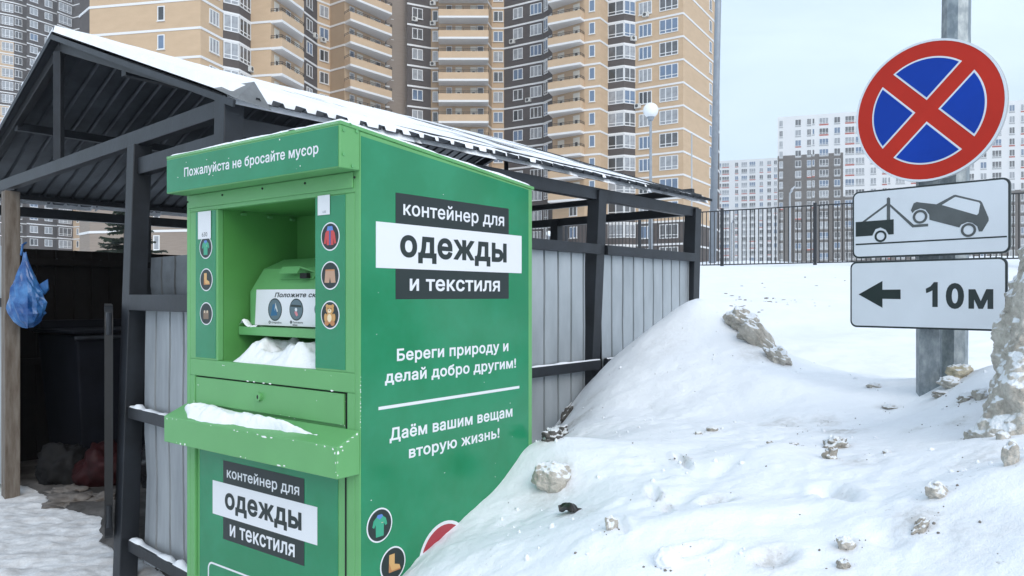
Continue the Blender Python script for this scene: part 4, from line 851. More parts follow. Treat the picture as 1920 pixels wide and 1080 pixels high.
# globe lamps and street poles
MGL = mat('lamp_globe_glass', (.80, .82, .83), .25); PGR = mat('grey_pole_paint', (.27, .30, .34), .5, .2, .1, 5); PLT = mat('pale_pole_paint', (.42, .45, .49), .5, .2)
def globe_lamp(px, py, rpx, Y, label):
    c = P(px, py, Y); g = surf(c.x, c.y) if Y < 40 else 1.9
    o = thing('globe_lamp', (c.x, c.y, g), label, 'lamp', 'globe lamps on poles'); r = rpx / F * Y
    bm = bmesh.new(); bmesh.ops.create_uvsphere(bm, u_segments=28, v_segments=16, radius=r); me = bpy.data.meshes.new('globe'); bm.to_mesh(me); bm.free(); me.materials.append(MGL); me.polygons.foreach_set('use_smooth', [True] * len(me.polygons))
    inst('globe', me, o, (0, 0, c.z - g)); mb = MB(); mb.tube([(0, 0, -.3), (0, 0, 2.3 + (c.z - g) * .1), (0, 0, 2.35 + (c.z - g) * .1), (0, 0, c.z - g - r * 1.15)], [.075, .075, .05, .045], PGR, 10)
    mb.tube([(0, 0, c.z - g - r * 1.35), (0, 0, c.z - g - r * .85)], [r * .3, r * .52], PGR, 12); mb.build('pole', o, smooth=False)
globe_lamp(1220, 207, 14.3, 26.5, 'grey pole lamp with white globe rising above the shelter roof')
globe_lamp(1029, 438, 5.2, 60, 'small white globe lamp seen through the shelter opening')
def street_pole(px, ytop, Y, w0, w1, label, m, head=None, lean=0., ybot=None):
    b = P(px, 500, Y); b.z = surf(b.x, b.y) if Y < 35 else 1.9; tz = EYE + (HY - ytop) / F * Y
    o = thing('street_pole', b, label, 'pole'); mb = MB(); mb.tube([(0, 0, -.3), (lean * (tz - b.z), 0, tz - b.z)], [w0 / 2 / F * Y, w1 / 2 / F * Y], m, 12); mb.build('shaft', o, smooth=True)
    if head:
        mb = MB(); x = lean * (tz - b.z); z = tz - b.z; L = head / F * Y
        mb.tube([(x - L * .1, 0, z - .05), (x + L * .4, -.1, z + .12)], [.04, .04], m, 8); mb.raw([(x + L * .2, -.12, z + .1), (x + L, -.14, z + .28), (x + L, .1, z + .28), (x + L * .2, .1, z + .1), (x + L * .2, -.1, z + .2), (x + L, -.1, z + .36), (x + L, .08, z + .36), (x + L * .2, .08, z + .2)], [(0, 3, 2, 1), (4, 5, 6, 7), (0, 1, 5, 4), (1, 2, 6, 5), (2, 3, 7, 6), (3, 0, 4, 7)], PLT); mb.build('lamp_head', o)
    return o
street_pole(1335.5, -420, 27.5, 13.5, 10, 'tall thick grey pole at the edge of the tan tower', PGR, None, .022)
street_pole(1297, 250, 60, 3.2, 2.4, 'thin pale pole in front of the tan tower above the shelter roof end', PLT)
street_pole(1481, 362, 40, 4.2, 3, 'slim pale street lamp in front of the brown and white tower', PLT, 9)
street_pole(1372, 418, 55, 3.4, 2.6, 'short slim street lamp beside the tall grey pole behind the fence', PGR, 7)

# ------------------------------------------------------------------ metal fence
FB = mat('fence_black', (.022, .024, .028), .5, .2)
fx0 = -6.5; fln = lambda x: 28.8 - .63 * x
fe = thing('metal_fence', (4, fln(4), 2.42), 'long black metal bar fence along the top of the snowy slope', 'fence')
x = fx0; st = 2.79 / math.sqrt(1 + .63 ** 2); fd = Vector((1, -.63, 0)).normalized()
x = 4 - st * 7 + .28
fp = []
while x < 22:
    fp.append(x); x += st
zt_ = lambda x: EYE + 2.73; zb_ = lambda x: EYE + .93
fpo = None; fpa = None
for i, x in enumerate(fp):
    p = Vector((x, fln(x), 0)); loc = p - Vector((fe.location.x, fe.location.y, 0))
    if fpo is None:
        mb = MB(); mb.prism((0, 0, 0), fd, Vector((-fd.y, fd.x, 0)), (0, 0, 1), [(-.045, -.045), (.045, -.045), (.045, .045), (-.045, .045)], -.4, 1.9, FB); fpo = mb.build('post', fe); fpo.location = loc
        mb = MB(); L = 2.79
        for z in (1.82, 1.62, .12)[::2]: mb.bar(fd * .06 + SZ * z, fd * (L - .06) + SZ * z, .03, .035, FB)
        for k in range(21): d = .12 + k * (L - .24) / 20; mb.bar(fd * d + SZ * .12, fd * d + SZ * 1.82, .024, .024, FB)
        fpa = mb.build('bar_panel', fe); fpa.location = loc
    else:
        inst('post', fpo.data, fe, loc); 
        if i < len(fp) - 1: inst('bar_panel', fpa.data, fe, loc)

# ------------------------------------------------------------------ apartment towers
def brick(name, c, var=.08): return mat(name, c, .85, 0, var, .35, 0, coord='Object')
TAN = mat('tan_brick', (.52, .37, .235), .85, 0, 0, .5, 0, col2=(.575, .415, .27), stretch=(1, 1, 3)); TANS = mat('tan_brick_shaded', (.40, .285, .18), .85, 0, .05, .5); DKB = mat('brown_brick', (.082, .066, .060), .85, 0, .12, .6, stretch=(1, 1, 3)); TAU = mat('taupe_brick', (.25, .20, .165), .85, 0, 0, 2.2, 0, col2=(.31, .255, .21), stretch=(.35, .35, 6))  # second tan repeats the brick with the shade of turned walls in its colour
BAND = mat('white_render', (.74, .74, .745), .8); BALC = mat('balcony_render', (.56, .405, .265), .85, 0, .04, 1); RAIL = mat('railing_dark', (.03, .025, .022), .6); FRW = mat('window_frame_white', (.76, .77, .78), .4)
G1 = mat('glass_dark', (.035, .038, .042), .08, 0, .3, .9, spec=.8); G2 = mat('glass_curtain_sky_tint', (.32, .335, .36), .12, 0, .25, 1.5, spec=.7); G3 = mat('glass_blue', (.13, .19, .29), .08, 0, .2, .6, spec=.9); G4 = mat('glass_grey', (.10, .10, .105), .1, 0, .4, 1.2, spec=.8)  # pale panes: curtains, and sky reflection put into the glass colour
GLS = [G1, G2, G2, G4, G3]; DOORW = mat('balcony_door_white', (.72, .69, .62), .5); ACW = mat('ac_casing', (.62, .62, .60), .5); ACF = mat('ac_fan_grille', (.05, .05, .05), .6)
FH = 2.9; KS = FH * F                                 # storey height; pixels per storey <-> distance
def wp(px, S): Y = KS / S; return Vector(((px - CX) / F * Y, Y, 0))
_wm = {}
def win_mesh(w_, h_, mull, low, gi, trans=False):
    """white frame with mullions (mesh) and the glass behind them (mesh)"""
    key = (round(w_, 1), round(h_, 2), mull, low)
    w_, h_ = key[0], key[1]
    if key not in _wm:
        mb = MB(); t = .09; X, Y_, Z = (1, 0, 0), (0, 0, 1), (0, -1, 0)
        mb.box(-w_ / 2, w_ / 2, -.08, 0, 0, t, FRW); mb.box(-w_ / 2, w_ / 2, -.08, 0, h_ - t, h_, FRW); mb.box(-w_ / 2, -w_ / 2 + t, -.08, 0, t, h_ - t, FRW); mb.box(w_ / 2 - t, w_ / 2, -.08, 0, t, h_ - t, FRW)
        for k in range(mull):
            x = -w_ / 2 + w_ * (k + 1) / (mull + 1); mb.box(x - .05, x + .05, -.075, 0, t, h_ - t, FRW)
        if low: mb.box(-w_ / 2 + t, w_ / 2 - t, -.078, 0, h_ * .24 - .04, h_ * .24 + .04, FRW)
        else: mb.box(-w_ / 2 - .06, w_ / 2 + .06, -.16, 0, -.06, -.001, FRW)
        f = mb.build('window', None); fm = f.data; bpy.data.objects.remove(f)
        ps = []
        for g in range(len(GLS)):
            mb = MB(); mb.box(-w_ / 2 + .03, w_ / 2 - .03, -.035, -.004, .03, h_ - .03, GLS[g])
            if g in (0, 3) and w_ > 1.1: x1 = w_ / 2 - .03; mb.box(x1 - w_ / (mull + 1) + .08, x1, -.037, -.0355, .03, h_ - .03, G4)
            f = mb.build('pane', None); ps.append(f.data); bpy.data.objects.remove(f)
        _wm[key] = (fm, ps)
    fm, ps = _wm[key]; return fm, ps[gi]
class Tower:
    def __init__(s, name, label, phi, base_n, top_n, at):
        s.phi = phi; s.n0 = base_n; s.n1 = top_n; s.o = thing(name, (at.x, at.y, s.z(base_n)), label, 'apartment building'); s.off = s.o.location.copy(); s.wins = []; s.wall = MB(); s.bands = {}; s.path = []; s.rng = random.Random(5)
    def z(s, n): return EYE + (s.phi + n) * FH
    def seg(s, a, b, mats, band=True, bmat=None, bdz=0., n0=None, n1=None):
        """mats: list of (from storey, material)"""
        p, q = wp(*a), wp(*b); d = (q - p).normalized(); nrm = Vector((d.y, -d.x, 0)); nrm = nrm if nrm.dot(p) < 0 else -nrm
        n0 = s.n0 if n0 is None else n0; n1 = s.n1 if n1 is None else n1
        for k, (fn, m) in enumerate(mats):
            z0 = s.z(max(fn, n0)); z1 = s.z(mats[k + 1][0]) if k + 1 < len(mats) else s.z(n1) + .6
            s.wall.face([p + SZ * z0, q + SZ * z0, q + SZ * z1, p + SZ * z1], m)
        if band:
            for n in range(n0 + 1, n1 + 1):
                zc = s.z(n) + bdz; s.bands.setdefault(n, MB()).raw([p + nrm * .07 + SZ * (zc - .12), q + nrm * .07 + SZ * (zc - .12), q + nrm * .07 + SZ * (zc + .12), p + nrm * .07 + SZ * (zc + .12), p + SZ * (zc - .12), q + SZ * (zc - .12), q + SZ * (zc + .12), p + SZ * (zc + .12)], [(0, 1, 2, 3), (0, 4, 5, 1), (3, 2, 6, 7), (0, 3, 7, 4), (1, 5, 6, 2)], bmat or BAND)
        s.path += [p, q]; s.cur = (p, q, d, nrm); return s.cur
    def on(s, px, seg=None):
        p, q, d, nrm = seg or s.cur; r = Vector(((px - CX) / F, 1, 0)); det = d.x * -r.y + d.y * r.x
        k = (-p.x * -r.y + -p.y * r.x) / det if abs(det) > 1e-9 else 0
        return p + d * k
    def win(s, px0, px1, n, z0=.97, z1=2.47, mull=1, low=False, gi=None, seg=None, out_=0.):
        sg_ = seg or s.cur; a = s.on(px0, sg_); b = s.on(px1, sg_); c = (a + b) / 2 + sg_[3] * (.004 + out_); w_ = (b - a).length
        gi = s.rng.randrange(len(GLS)) if gi is None else gi
        c.z = s.z(n) + z0; ang = math.atan2(sg_[2].y, sg_[2].x)
        if Vector((math.sin(ang), -math.cos(ang), 0)).dot(sg_[3]) < 0: ang += math.pi
        vx = CX + c.x / c.y * F; vy = HY - (c.z + .7 - EYE) / c.y * F
        s.wins.append((c, ang, w_, z1 - z0, mull, low, gi, vx, vy))
    def win_col(s, px0, px1, ns, **k):
        for n in ns: s.win(px0, px1, n, **k)
    def done(s, depth, hid=lambda x, y: False):
        s.wall.face([v + SZ * (s.z(s.n1) + .6) for v in s.path] + [s.path[-1] * (1 + depth / s.path[-1].length) + SZ * (s.z(s.n1) + .6), s.path[0] * (1 + depth / s.path[0].length) + SZ * (s.z(s.n1) + .6)], BAND)
        a, b = s.path[0], s.path[-1]; da, db = a.normalized() * depth, b.normalized() * depth; z0, z1 = s.z(s.n0), s.z(s.n1) + .6
        m = s.wall.mats[0]
        for p, q_ in ((a, a + da), (a + da, b + db), (b + db, b)): s.wall.face([p + SZ * z0, q_ + SZ * z0, q_ + SZ * z1, p + SZ * z1], m)
        s.wall.build('wall', s.o, off=s.off)
        for n, b_ in sorted(s.bands.items()): b_.build('floor_band', s.o, off=s.off)
        vis = lambda w_: -20 < w_[7] < 1940 and -20 < w_[8] < 500 and not hid(w_[7], w_[8])
        s.wins.sort(key=lambda w_: (not vis(w_), w_[0].y)); rest = None
        for k, (c, ang, w_, h_, mull, low, gi, vx, vy) in enumerate(s.wins):
            fm, pm = win_mesh(w_, h_, mull, low, gi)
            if k < 100:
                f = inst('window', fm, s.o, c - s.off, ang); inst('pane', pm, f, (0, 0, 0))
            else:
                rest = rest or MB(); M = Matrix.Translation(c) @ Matrix.Rotation(ang, 4, 'Z')
                for me_ in (fm, pm):
                    for i_, m_ in enumerate(me_.materials):
                        rest.raw([M @ v.co for v in me_.vertices], [tuple(p.vertices) for p in me_.polygons if p.material_index == i_], m_)
        if rest: tag(rest.build('window', s.o, off=s.off), kind='stuff')
    def ac(s, px, n, z0=.55, seg=None):
        sg_ = seg or s.cur; c = s.on(px, sg_) + sg_[3] * .25; c.z = s.z(n) + z0; mb = MB(); d, nr = sg_[2], sg_[3]; c2 = c - s.off
        mb.prism(c2 - nr * .2, d, SZ, nr, [(-.42, 0), (.42, 0), (.42, .58), (-.42, .58)], 0, .34, ACW); mb.prism(c2 + nr * .14, d, SZ, nr, ell(-.1, .29, .22, .22, 14), .001, .012, ACF); mb.build('air_conditioner', s.o)
    def balcony(s, a, b, c, d, n, side=True):
        """front edge a-b, back wall ends c-d (photo column, pixels per storey)"""
        A, B, C_, D_ = wp(*a), wp(*b), wp(*c), wp(*d); z = s.z(n); mb = MB()
        q4 = [A, B, D_, C_]
        def slab(q_, z0, z1, m): mb.raw([v + SZ * z0 for v in q_] + [v + SZ * z1 for v in q_], [(0, 3, 2, 1), (4, 5, 6, 7), (0, 1, 5, 4), (1, 2, 6, 5), (2, 3, 7, 6), (3, 0, 4, 7)], m)
        slab(q4, z - .16, z + .12, BAND)
        k = .12; cen = sum(q4, Vector()) / 4
        for p, q_ in ((A, B), (C_, A), (B, D_)):
            dd = (q_ - p).normalized(); nn = Vector((dd.y, -dd.x, 0)); nn = nn if nn.dot(p - cen) > 0 else -nn
            slab([p - nn * .01, q_ - nn * .01, q_ - nn * k, p - nn * k], z + .12, z + 1.02, BALC)
        o = mb.build('balcony', s.o, off=s.off); mb = MB()
        for p, q_ in ((A, B), (C_, A), (B, D_)):
            for zz in (1.18, 1.36): mb.bar(p + SZ * (z + zz), q_ + SZ * (z + zz), .05, .05, RAIL)
            m_ = max(1, int((q_ - p).length / 1.4))
            for i in range(m_ + 1): mb.bar(p.lerp(q_, i / m_) + SZ * (z + 1.0), p.lerp(q_, i / m_) + SZ * (z + 1.38), .04, .04, RAIL)
        mb.build('railing', o, off=s.off)
    def door(s, px0, px1, n, m=None):
        a, b = s.on(px0), s.on(px1); nr = s.cur[3]; z = s.z(n); mb = MB(); d = (b - a); L = d.length; d.normalize()
        mb.prism(a - s.off + SZ * z, d, SZ, nr, [(0, .15), (L, .15), (L, 2.45), (0, 2.45)], .005, .05, m or DOORW); mb.prism(a - s.off + SZ * z, d, SZ, nr, [(L * .3, 1.2), (L * .7, 1.2), (L * .7, 1.85), (L * .3, 1.85)], .05, .055, G1); mb.build('balcony_door', s.o)
    def loggia(s, pts, n, lowmat=None, z0=.98):
        for i in range(len(pts) - 1):
            p, q_ = wp(*pts[i]), wp(*pts[i + 1]); d = (q_ - p).normalized(); nr = Vector((d.y, -d.x, 0)); nr = nr if nr.dot(p) < 0 else -nr; sg_ = (p, q_, d, nr)
            L = (q_ - p).length; s.win(pts[i][0] + .4, pts[i + 1][0] - .4, n, z0, 2.75, max(1, int(L / 1.0) - 1) if i == 0 else max(1, int(L / .75) - 1), True, seg=sg_)
# --- the tan and brown tower
ta = Tower('apartment_tower', 'large tan and dark brown brick tower with balconies and white bands', .27, -1, 16, wp(700, 42))
LT = [(-1, TAU), (3, TAN)]; LD = [(-1, TAU), (3, DKB)]; DD = [(-1, DKB)]; MT = [(-1, DKB), (3, TAN)]; MS = [(-1, DKB), (3, TANS)]
fl = range(1, 17)
ta.seg((149, 51.0), (168, 52.6), LD); ta.seg((168, 52.6), (376, 54.3), LT); ta.win_col(296, 309, range(5, 17), mull=0); ta.win_col(288, 300, range(1, 3), mull=0)
ta.seg((376, 54.3), (418, 51.9), LT); ta.win_col(392, 410, fl, mull=2)
ta.seg((418, 51.9), (448, 51.24), LD); ta.seg((448, 51.24), (470, 49.8), LD)
for n in fl: ta.loggia([(418, 51.9), (448, 51.24), (470, 49.8)], n)
for n in (8,): ta.ac(468, n, .4)
ta.seg((470, 49.8), (508, 50.1), LT); ta.seg((508, 50.1), (566, 46.4), LT, band=False)
for n in range(5, 15): ta.balcony((529, 50.3), (570, 47.6), (508, 50.1), (566, 46.4), n); ta.door(514, 523, n); ta.win(536, 544, n, mull=0); ta.door(552, 561, n)
ta.seg((566, 46.4), (570, 43.4), MT, band=False)
ta.seg((570, 43.4), (595, 41.8), DD); ta.win_col(574.5, 585, fl, mull=1); ta.ac(589, 11); 
ta.seg((595, 41.8), (619, 41.1), MT); ta.win_col(599, 615.5, fl, mull=1); ta.ac(604, 11, .5)
ta.seg((619, 41.1), (646, 41.8), MS); ta.seg((646, 41.8), (722, 39.0), MT, band=False)
for n in range(6, 15): ta.balcony((657, 42.3), (735, 39.9), (646, 41.8), (722, 39.0), n); ta.win(655, 664, n, mull=0); ta.door(669, 680, n); ta.door(694, 703, n); ta.win(704, 713, n, mull=0)
ta.seg((722, 39.0), (722.5, 38.3), DD, band=False)
ta.seg((722.5, 38.3), (763, 37.75), DD, bdz=.0); ta.win_col(733, 752, fl, gi=2)
for n in (9, 12): pass
ta.seg((763, 37.75), (763.2, 38.45), DD, band=False); ta.seg((763.2, 38.45), (808, 37.86), DD); ta.win_col(772.5, 792.5, fl); ta.ac(776, 13, .5)
ta.seg((808, 37.86), (822, 37.86), MS); ta.win_col(811, 821.5, fl, mull=0)
for n in (11, 13, 14): ta.ac(812, n, .3)
ta.seg((822, 37.86), (823, 38.6), MT, band=False); ta.seg((823, 38.6), (915, 38.6), MT, band=False)
for n in range(6, 15): ta.balcony((822, 39.5), (916, 39.5), (823, 38.6), (915, 38.6), n); ta.win(837, 847.5, n, mull=0); ta.door(854, 866, n); ta.door(882, 894, n); ta.win(895, 907, n, mull=0)
ta.seg((915, 38.6), (922, 37.8), MS, band=True)
ta.seg((922, 37.8), (945, 37.8), MT); ta.win_col(925, 943.5, fl)
ta.seg((945, 37.8), (1019, 39.06), DD); ta.win_col(962.5, 980.5, fl); ta.win_col(994.5, 1016, fl, mull=2); ta.ac(962, 12, .4); ta.ac(992, 9, .4)
ta.seg((1019, 39.06), (1035, 39.8), DD)
for n in fl: ta.loggia([(1020, 39.1), (1028, 39.48)], n)
ta.seg((1035, 39.8), (1036, 40.6), DD, band=False); ta.seg((1036, 40.6), (1095.6, 42.1), MT, band=False)
for n in range(4, 15): ta.balcony((1027, 41.55), (1088, 42.55), (1036, 40.6), (1095.6, 42.1), n); ta.door(1046, 1058, n); ta.door(1075, 1087, n)
for n in (2, 3): ta.win(1068, 1082, n, mull=1)
ta.seg((1095.6, 42.1), (1124.7, 42.5), MT); ta.win_col(1105, 1115.5, fl, mull=0, gi=4)
ta.seg((1124.7, 42.5), (1140, 41.56), MT); ta.seg((1140, 41.56), (1170, 42.0), DD); ta.seg((1170, 42.0), (1191, 41.7), DD)
for n in fl: ta.loggia([(1140, 41.56), (1170, 42.0), (1191, 41.7)], n)
ta.ac(1186, 11, .5)
ta.seg((1191, 41.7), (1281, 43.24), MT); ta.win_col(1198, 1222.5, fl, mull=2, z0=.85); ta.win_col(1237, 1271.5, fl, mull=2, low=True, z0=.75, z1=2.55); ta.ac(1212, 12, .45); ta.ac(1197, 8, .4)
ta.seg((1281, 43.24), (1342, 38.55), MT); ta.win_col(1329.5, 1334, fl, mull=0)
ta.seg((1342, 38.55), (1349, 36.8), DD)
roofl = lambda x: 58 + .244 * (x - 113) if x > 113 else 400 - 3 * x
ta.done(16, lambda x, y: y > roofl(x) + 5 and y < 390)
# --- dark brown tower at the left
tb = Tower('apartment_tower', 'distant dark brown tower with rows of white bands behind the shelter gable', .62, 1, 24, wp(60, 24))
tb.seg((-80, 25.2), (26, 24.3), [(1, DKB), (9, TAN), (14, DKB), (16, TAN), (19, DKB)]); 
for n in range(1, 24): tb.win(-24, 0, n, mull=2, low=True, z0=.6, z1=2.5); tb.win(3, 25, n, mull=2, low=True, z0=.6, z1=2.5, gi=2)
tb.seg((26, 24.3), (50, 24.0), DD); tb.win_col(27.5, 41.5, range(1, 24), gi=3)
tb.seg((50, 24.2), (107, 23.36), DD); tb.win_col(56, 70.5, range(1, 24)); tb.win_col(83.5, 98, range(1, 24), gi=2)
tb.seg((107, 23.55), (137, 23.05), DD); tb.win_col(110, 134, range(1, 24), mull=2, low=True, z0=.6, z1=2.5)
tb.seg((137, 23.05), (158, 23.3), [(1, TAN), (8, DKB)]); tb.win_col(144, 148, range(1, 8), mull=0)
tb.done(18, lambda x, y: y > 250 - 1.7 * x and y < 375)
# --- white towers at the right
WHT = mat('white_panel', (.72, .725, .735), .8, 0, .02, .3); BRP = mat('brown_grey_panel', (.135, .118, .105), .85, 0, .12, .5, stretch=(1, 1, 4)); REDP = mat('red_spandrel', (.45, .10, .07), .7); GRP = mat('grey_spandrel', (.42, .43, .44), .8)
FRG = mat('window_frame_grey', (.10, .105, .11), .5)
def white_tower(name, label, phi, n1, pts, cols, brown, seed):
    t = Tower(name, label, phi, 0, n1, wp(*pts[0])); r = random.Random(seed); t.rng = r
    for i in range(len(pts) - 1):
        segd = t.seg(pts[i], pts[i + 1], [(0, BRP), (brown(.5 * (pts[i][0] + pts[i + 1][0])), WHT)] if brown(.5 * (pts[i][0] + pts[i + 1][0])) > 0 else [(0, WHT)], band=False)
        for (c0_, c1_, kind) in cols:
            if not (pts[i][0] <= c0_ and c1_ <= pts[i + 1][0]): continue
            for n in range(0, n1):
                t.win(c0_, c1_, n, .75 if kind else .9, 2.45, 2 if kind == 2 else 1 if kind else 0, kind == 2, gi=r.choice((3, 1, 3, 2, 4)) , seg=segd)
                m = REDP if r.random() < .38 else GRP
                a, b = t.on(c0_, segd), t.on(c1_, segd); d = segd[2]; L = (b - a).dot(d); z = t.z(n) + (.75 if kind else .9)
                if brown(c0_) > n: m = GRP if r.random() < .7 else m
                t.wall.prism(a + SZ * z, d, SZ, segd[3], [(0, -.42), (L, -.42), (L, -.02), (0, -.02)], .004, .03, m)
    t.done(20); 
    return t
cols = [(1461, 1468, 1), (1491, 1502, 1), (1513, 1521, 1), (1523, 1527.5, 0), (1536, 1553.5, 2), (1564, 1575.5, 1)]
c2_ = [(1584.5, 1602, 2), (1604, 1621, 2)]
x = 1632
while x < 2050:
    c2_ += [(x, x + 11, 1), (x + 22, x + 31, 1), (x + 33, x + 37.5, 0), (x + 47, x + 65, 2), (x + 76, x + 88, 1), (x + 98, x + 116, 2)]; x += 130
white_tower('apartment_tower', 'tall white tower with brown lower block and red spandrels behind the road signs', +.3, 17, [(1458, 19.15), (1581, 19.65), (2070, 21.6)], cols + c2_, lambda px: 13.4 if px < 1581 else 9.2, 3)
cc = [(1349, 1352.5, 0), (1354, 1367, 2), (1378, 1384.5, 1), (1390, 1401, 2), (1405, 1416.5, 2), (1424, 1431, 1), (1438.5, 1446, 1), (1451, 1457, 1)]
t2 = white_tower('apartment_tower', 'farthest pale white tower between the tan tower and the brown fronted one', -.2, 20, [(1330, 12.6), (1470, 13.0)], cc, lambda px: 0, 8)

# ------------------------------------------------------------------ spruce behind the shelter
BARK = mat('spruce_bark', (.06, .045, .035), .9); NEE = mat('spruce_needles', (.020, .035, .022), .7, 0, .45, 3)
sb_ = P(236, 480, 21); sb_.z = surf(sb_.x, sb_.y); spz = EYE + (HY - 372) / F * 21 - sb_.z
stx = thing('spruce_tree', sb_, 'small dark green spruce tree behind the shelter wall', 'tree'); mb = MB(); mb.tube([(0, 0, -.2), (0, 0, spz * .6), (.02, 0, spz)], [.09, .05, .008], BARK, 8); mb.build('trunk', stx, smooth=True)
mb = MB(); rr = random.Random(11); nb = 0
z = .35
while z < spz:
    f = 1 - z / spz; L = .12 + 1.05 * f
    for k in range(9):
        th = rr.uniform(0, 2 * math.pi); ln = L * rr.uniform(.65, 1.15); dz = rr.uniform(-.3, .05) * ln + .12 * ln
        base = Vector((0, 0, z + rr.uniform(-.06, .06))); tip = base + Vector((math.cos(th) * ln, math.sin(th) * ln, dz)); side = Vector((-math.sin(th), math.cos(th), 0))
        mb.bar(base, tip, .012, .012, BARK)
        ns_ = int(6 + 16 * ln)
        for i in range(ns_):
            g = .15 + .85 * i / ns_; p = base.lerp(tip, g); sl_ = (.05 + .24 * ln * (1 - g * .75)) * rr.uniform(.6, 1.1)
            for sgn in (-1, 1):
                e = p + (tip - base).normalized() * sl_ * .6 + side * sgn * sl_ * .75 + Vector((0, 0, rr.uniform(-.06, .03)))
                wv = Vector((0, 0, .02)) + (tip - base).normalized() * .02
                mb.face([p - wv, p + wv, e + wv * .5, e - wv * .5], NEE); up_ = side.cross((e - p)).normalized() * .02; mb.face([p - up_, p + up_, e], NEE)
    z += .11
mb.build('crown', stx)

# ------------------------------------------------------------------ ice blocks, stones and scraps in the snow
def ice_mat(name, c1, c2, snow=.5, sc=5.):
    m = bpy.data.materials.new(name); m.use_nodes = True; t = m.node_tree; b = t.nodes['Principled BSDF']; b.inputs['Roughness'].default_value = .65
    g = t.nodes.new('ShaderNodeTexCoord'); n = t.nodes.new('ShaderNodeTexNoise'); n.inputs['Scale'].default_value = sc; n.inputs['Detail'].default_value = 12; n.inputs['Roughness'].default_value = .8
    r = t.nodes.new('ShaderNodeValToRGB'); e = r.color_ramp.elements; e[0].position = .32; e[0].color = (*c1, 1); e[1].position = .62; e[1].color = (*c2, 1)
    e[1].position = .60; s_ = e.new(.70); s_.color = (.82, .835, .86, 1)
    t.links.new(g.outputs['Object'], n.inputs['Vector']); t.links.new(n.outputs['Fac'], r.inputs[0])
    ge = t.nodes.new('ShaderNodeNewGeometry'); sx = t.nodes.new('ShaderNodeSeparateXYZ'); t.links.new(ge.outputs['Normal'], sx.inputs[0])
    n3 = t.nodes.new('ShaderNodeTexNoise'); n3.inputs['Scale'].default_value = sc * 1.8; n3.inputs['Detail'].default_value = 5; t.links.new(g.outputs['Object'], n3.inputs['Vector'])
    ad = t.nodes.new('ShaderNodeMath'); ad.operation = 'MULTIPLY_ADD'; ad.inputs[1].default_value = 1.3; t.links.new(n3.outputs['Fac'], ad.inputs[0]); t.links.new(sx.outputs['Z'], ad.inputs[2])
    r2 = t.nodes.new('ShaderNodeValToRGB'); r2.color_ramp.elements[0].position = .98 - snow * .1; r2.color_ramp.elements[0].color = (0, 0, 0, 1); r2.color_ramp.elements[1].position = 1.0; r2.color_ramp.elements[1].color = (1, 1, 1, 1)
    mr = t.nodes.new('ShaderNodeMapRange'); mr.inputs[1].default_value = 1.45 - snow * .7; mr.inputs[2].default_value = 1.62 - snow * .7; t.links.new(ad.outputs[0], mr.inputs[0])
    mx_ = t.nodes.new('ShaderNodeMixRGB'); mx_.inputs[2].default_value = (.84, .86, .895, 1); t.links.new(mr.outputs[0], mx_.inputs[0]); t.links.new(r.outputs[0], mx_.inputs[1]); t.links.new(mx_.outputs[0], b.inputs['Base Color'])
    bp = t.nodes.new('ShaderNodeBump'); bp.inputs['Strength'].default_value = .7; bp.inputs['Distance'].default_value = .025; n2 = t.nodes.new('ShaderNodeTexNoise'); n2.inputs['Scale'].default_value = sc * 6; n2.inputs['Detail'].default_value = 6
    t.links.new(g.outputs['Object'], n2.inputs['Vector']); t.links.new(n2.outputs['Fac'], bp.inputs['Height']); t.links.new(bp.outputs[0], b.inputs['Normal']); return m
ICE = ice_mat('dirty_ice', (.27, .235, .195), (.60, .56, .50), .58, 9); ICE2 = ice_mat('brown_ice', (.17, .145, .115), (.46, .425, .375), .55, 16); ICEP = ice_mat('pale_ice', (.31, .275, .225), (.58, .545, .49), .64, 13); ICEY = ice_mat('yellow_ice', (.36, .30, .19), (.60, .54, .42), .2, 12); SOIL = ice_mat('soil_clod', (.02, .018, .017), (.16, .15, .14), .5, 22)
# big block at the right edge: stacked uneven outlines
blk = [(-.08, 1812, 1.00), (0, 1818, 1.0), (.05, 1825, .98), (.1, 1838, .96), (.17, 1849, .92), (.25, 1855, .9), (.32, 1862, .86), (.4, 1872, .8), (.47, 1882, .74), (.54, 1888, .68), (.61, 1900, .56), (.67, 1914, .42), (.71, 1932, .26), (.725, 1955, .05)]
YB = 2.62; bz = EYE - (820 - HY) / F * YB; xr = 2.75; vs = []; fs = []; n = 200; lev = 150
bo = Vector((2.1, YB, bz)); bz_ = np.array([b[0] for b in blk]); bx_ = np.array([(b[1] - CX) / F * YB for b in blk]); bd_ = np.array([b[2] for b in blk])
for i in range(lev + 1):
    zl = -.08 + (.725 + .08) * i / lev; xl = np.interp(zl, bz_, bx_); sc_ = np.interp(zl, bz_, bd_); xr_ = xr - .12 - .58 * max(0, zl / .725) ** 1.4; cxx = (xl + xr_) / 2; rx = max((xr_ - xl) / 2, .02); ry = .36 * sc_ + .02
    for j in range(n):
        th = 2 * math.pi * j / n; ct, st_ = math.cos(th), math.sin(th); ct = math.copysign(abs(ct) ** .7, ct); st_ = math.copysign(abs(st_) ** .7, st_)
        p = Vector((cxx + rx * ct, YB + .12 + ry * st_, bz + zl)); p.x += (p.y - YB) * xl / YB * max(0, -ct) ** .5; qv = p * 3.2
        d = mn.fractal(qv, .9, 2.2, 6) * .06 + (mn.noise(Vector((p.x * 2.2, p.y * 2.2, 7.))) * .10 * zl if ct > -.3 else 0) - abs(mn.noise(p * 5 + Vector((0, 0, p.x * 3)))) * .05 + mn.fractal(p * 16, .8, 2.2, 5) * .018 + .02
        nr_ = Vector((ct * .8, st_, .1)).normalized(); vs.append(p + nr_ * (d - .02))
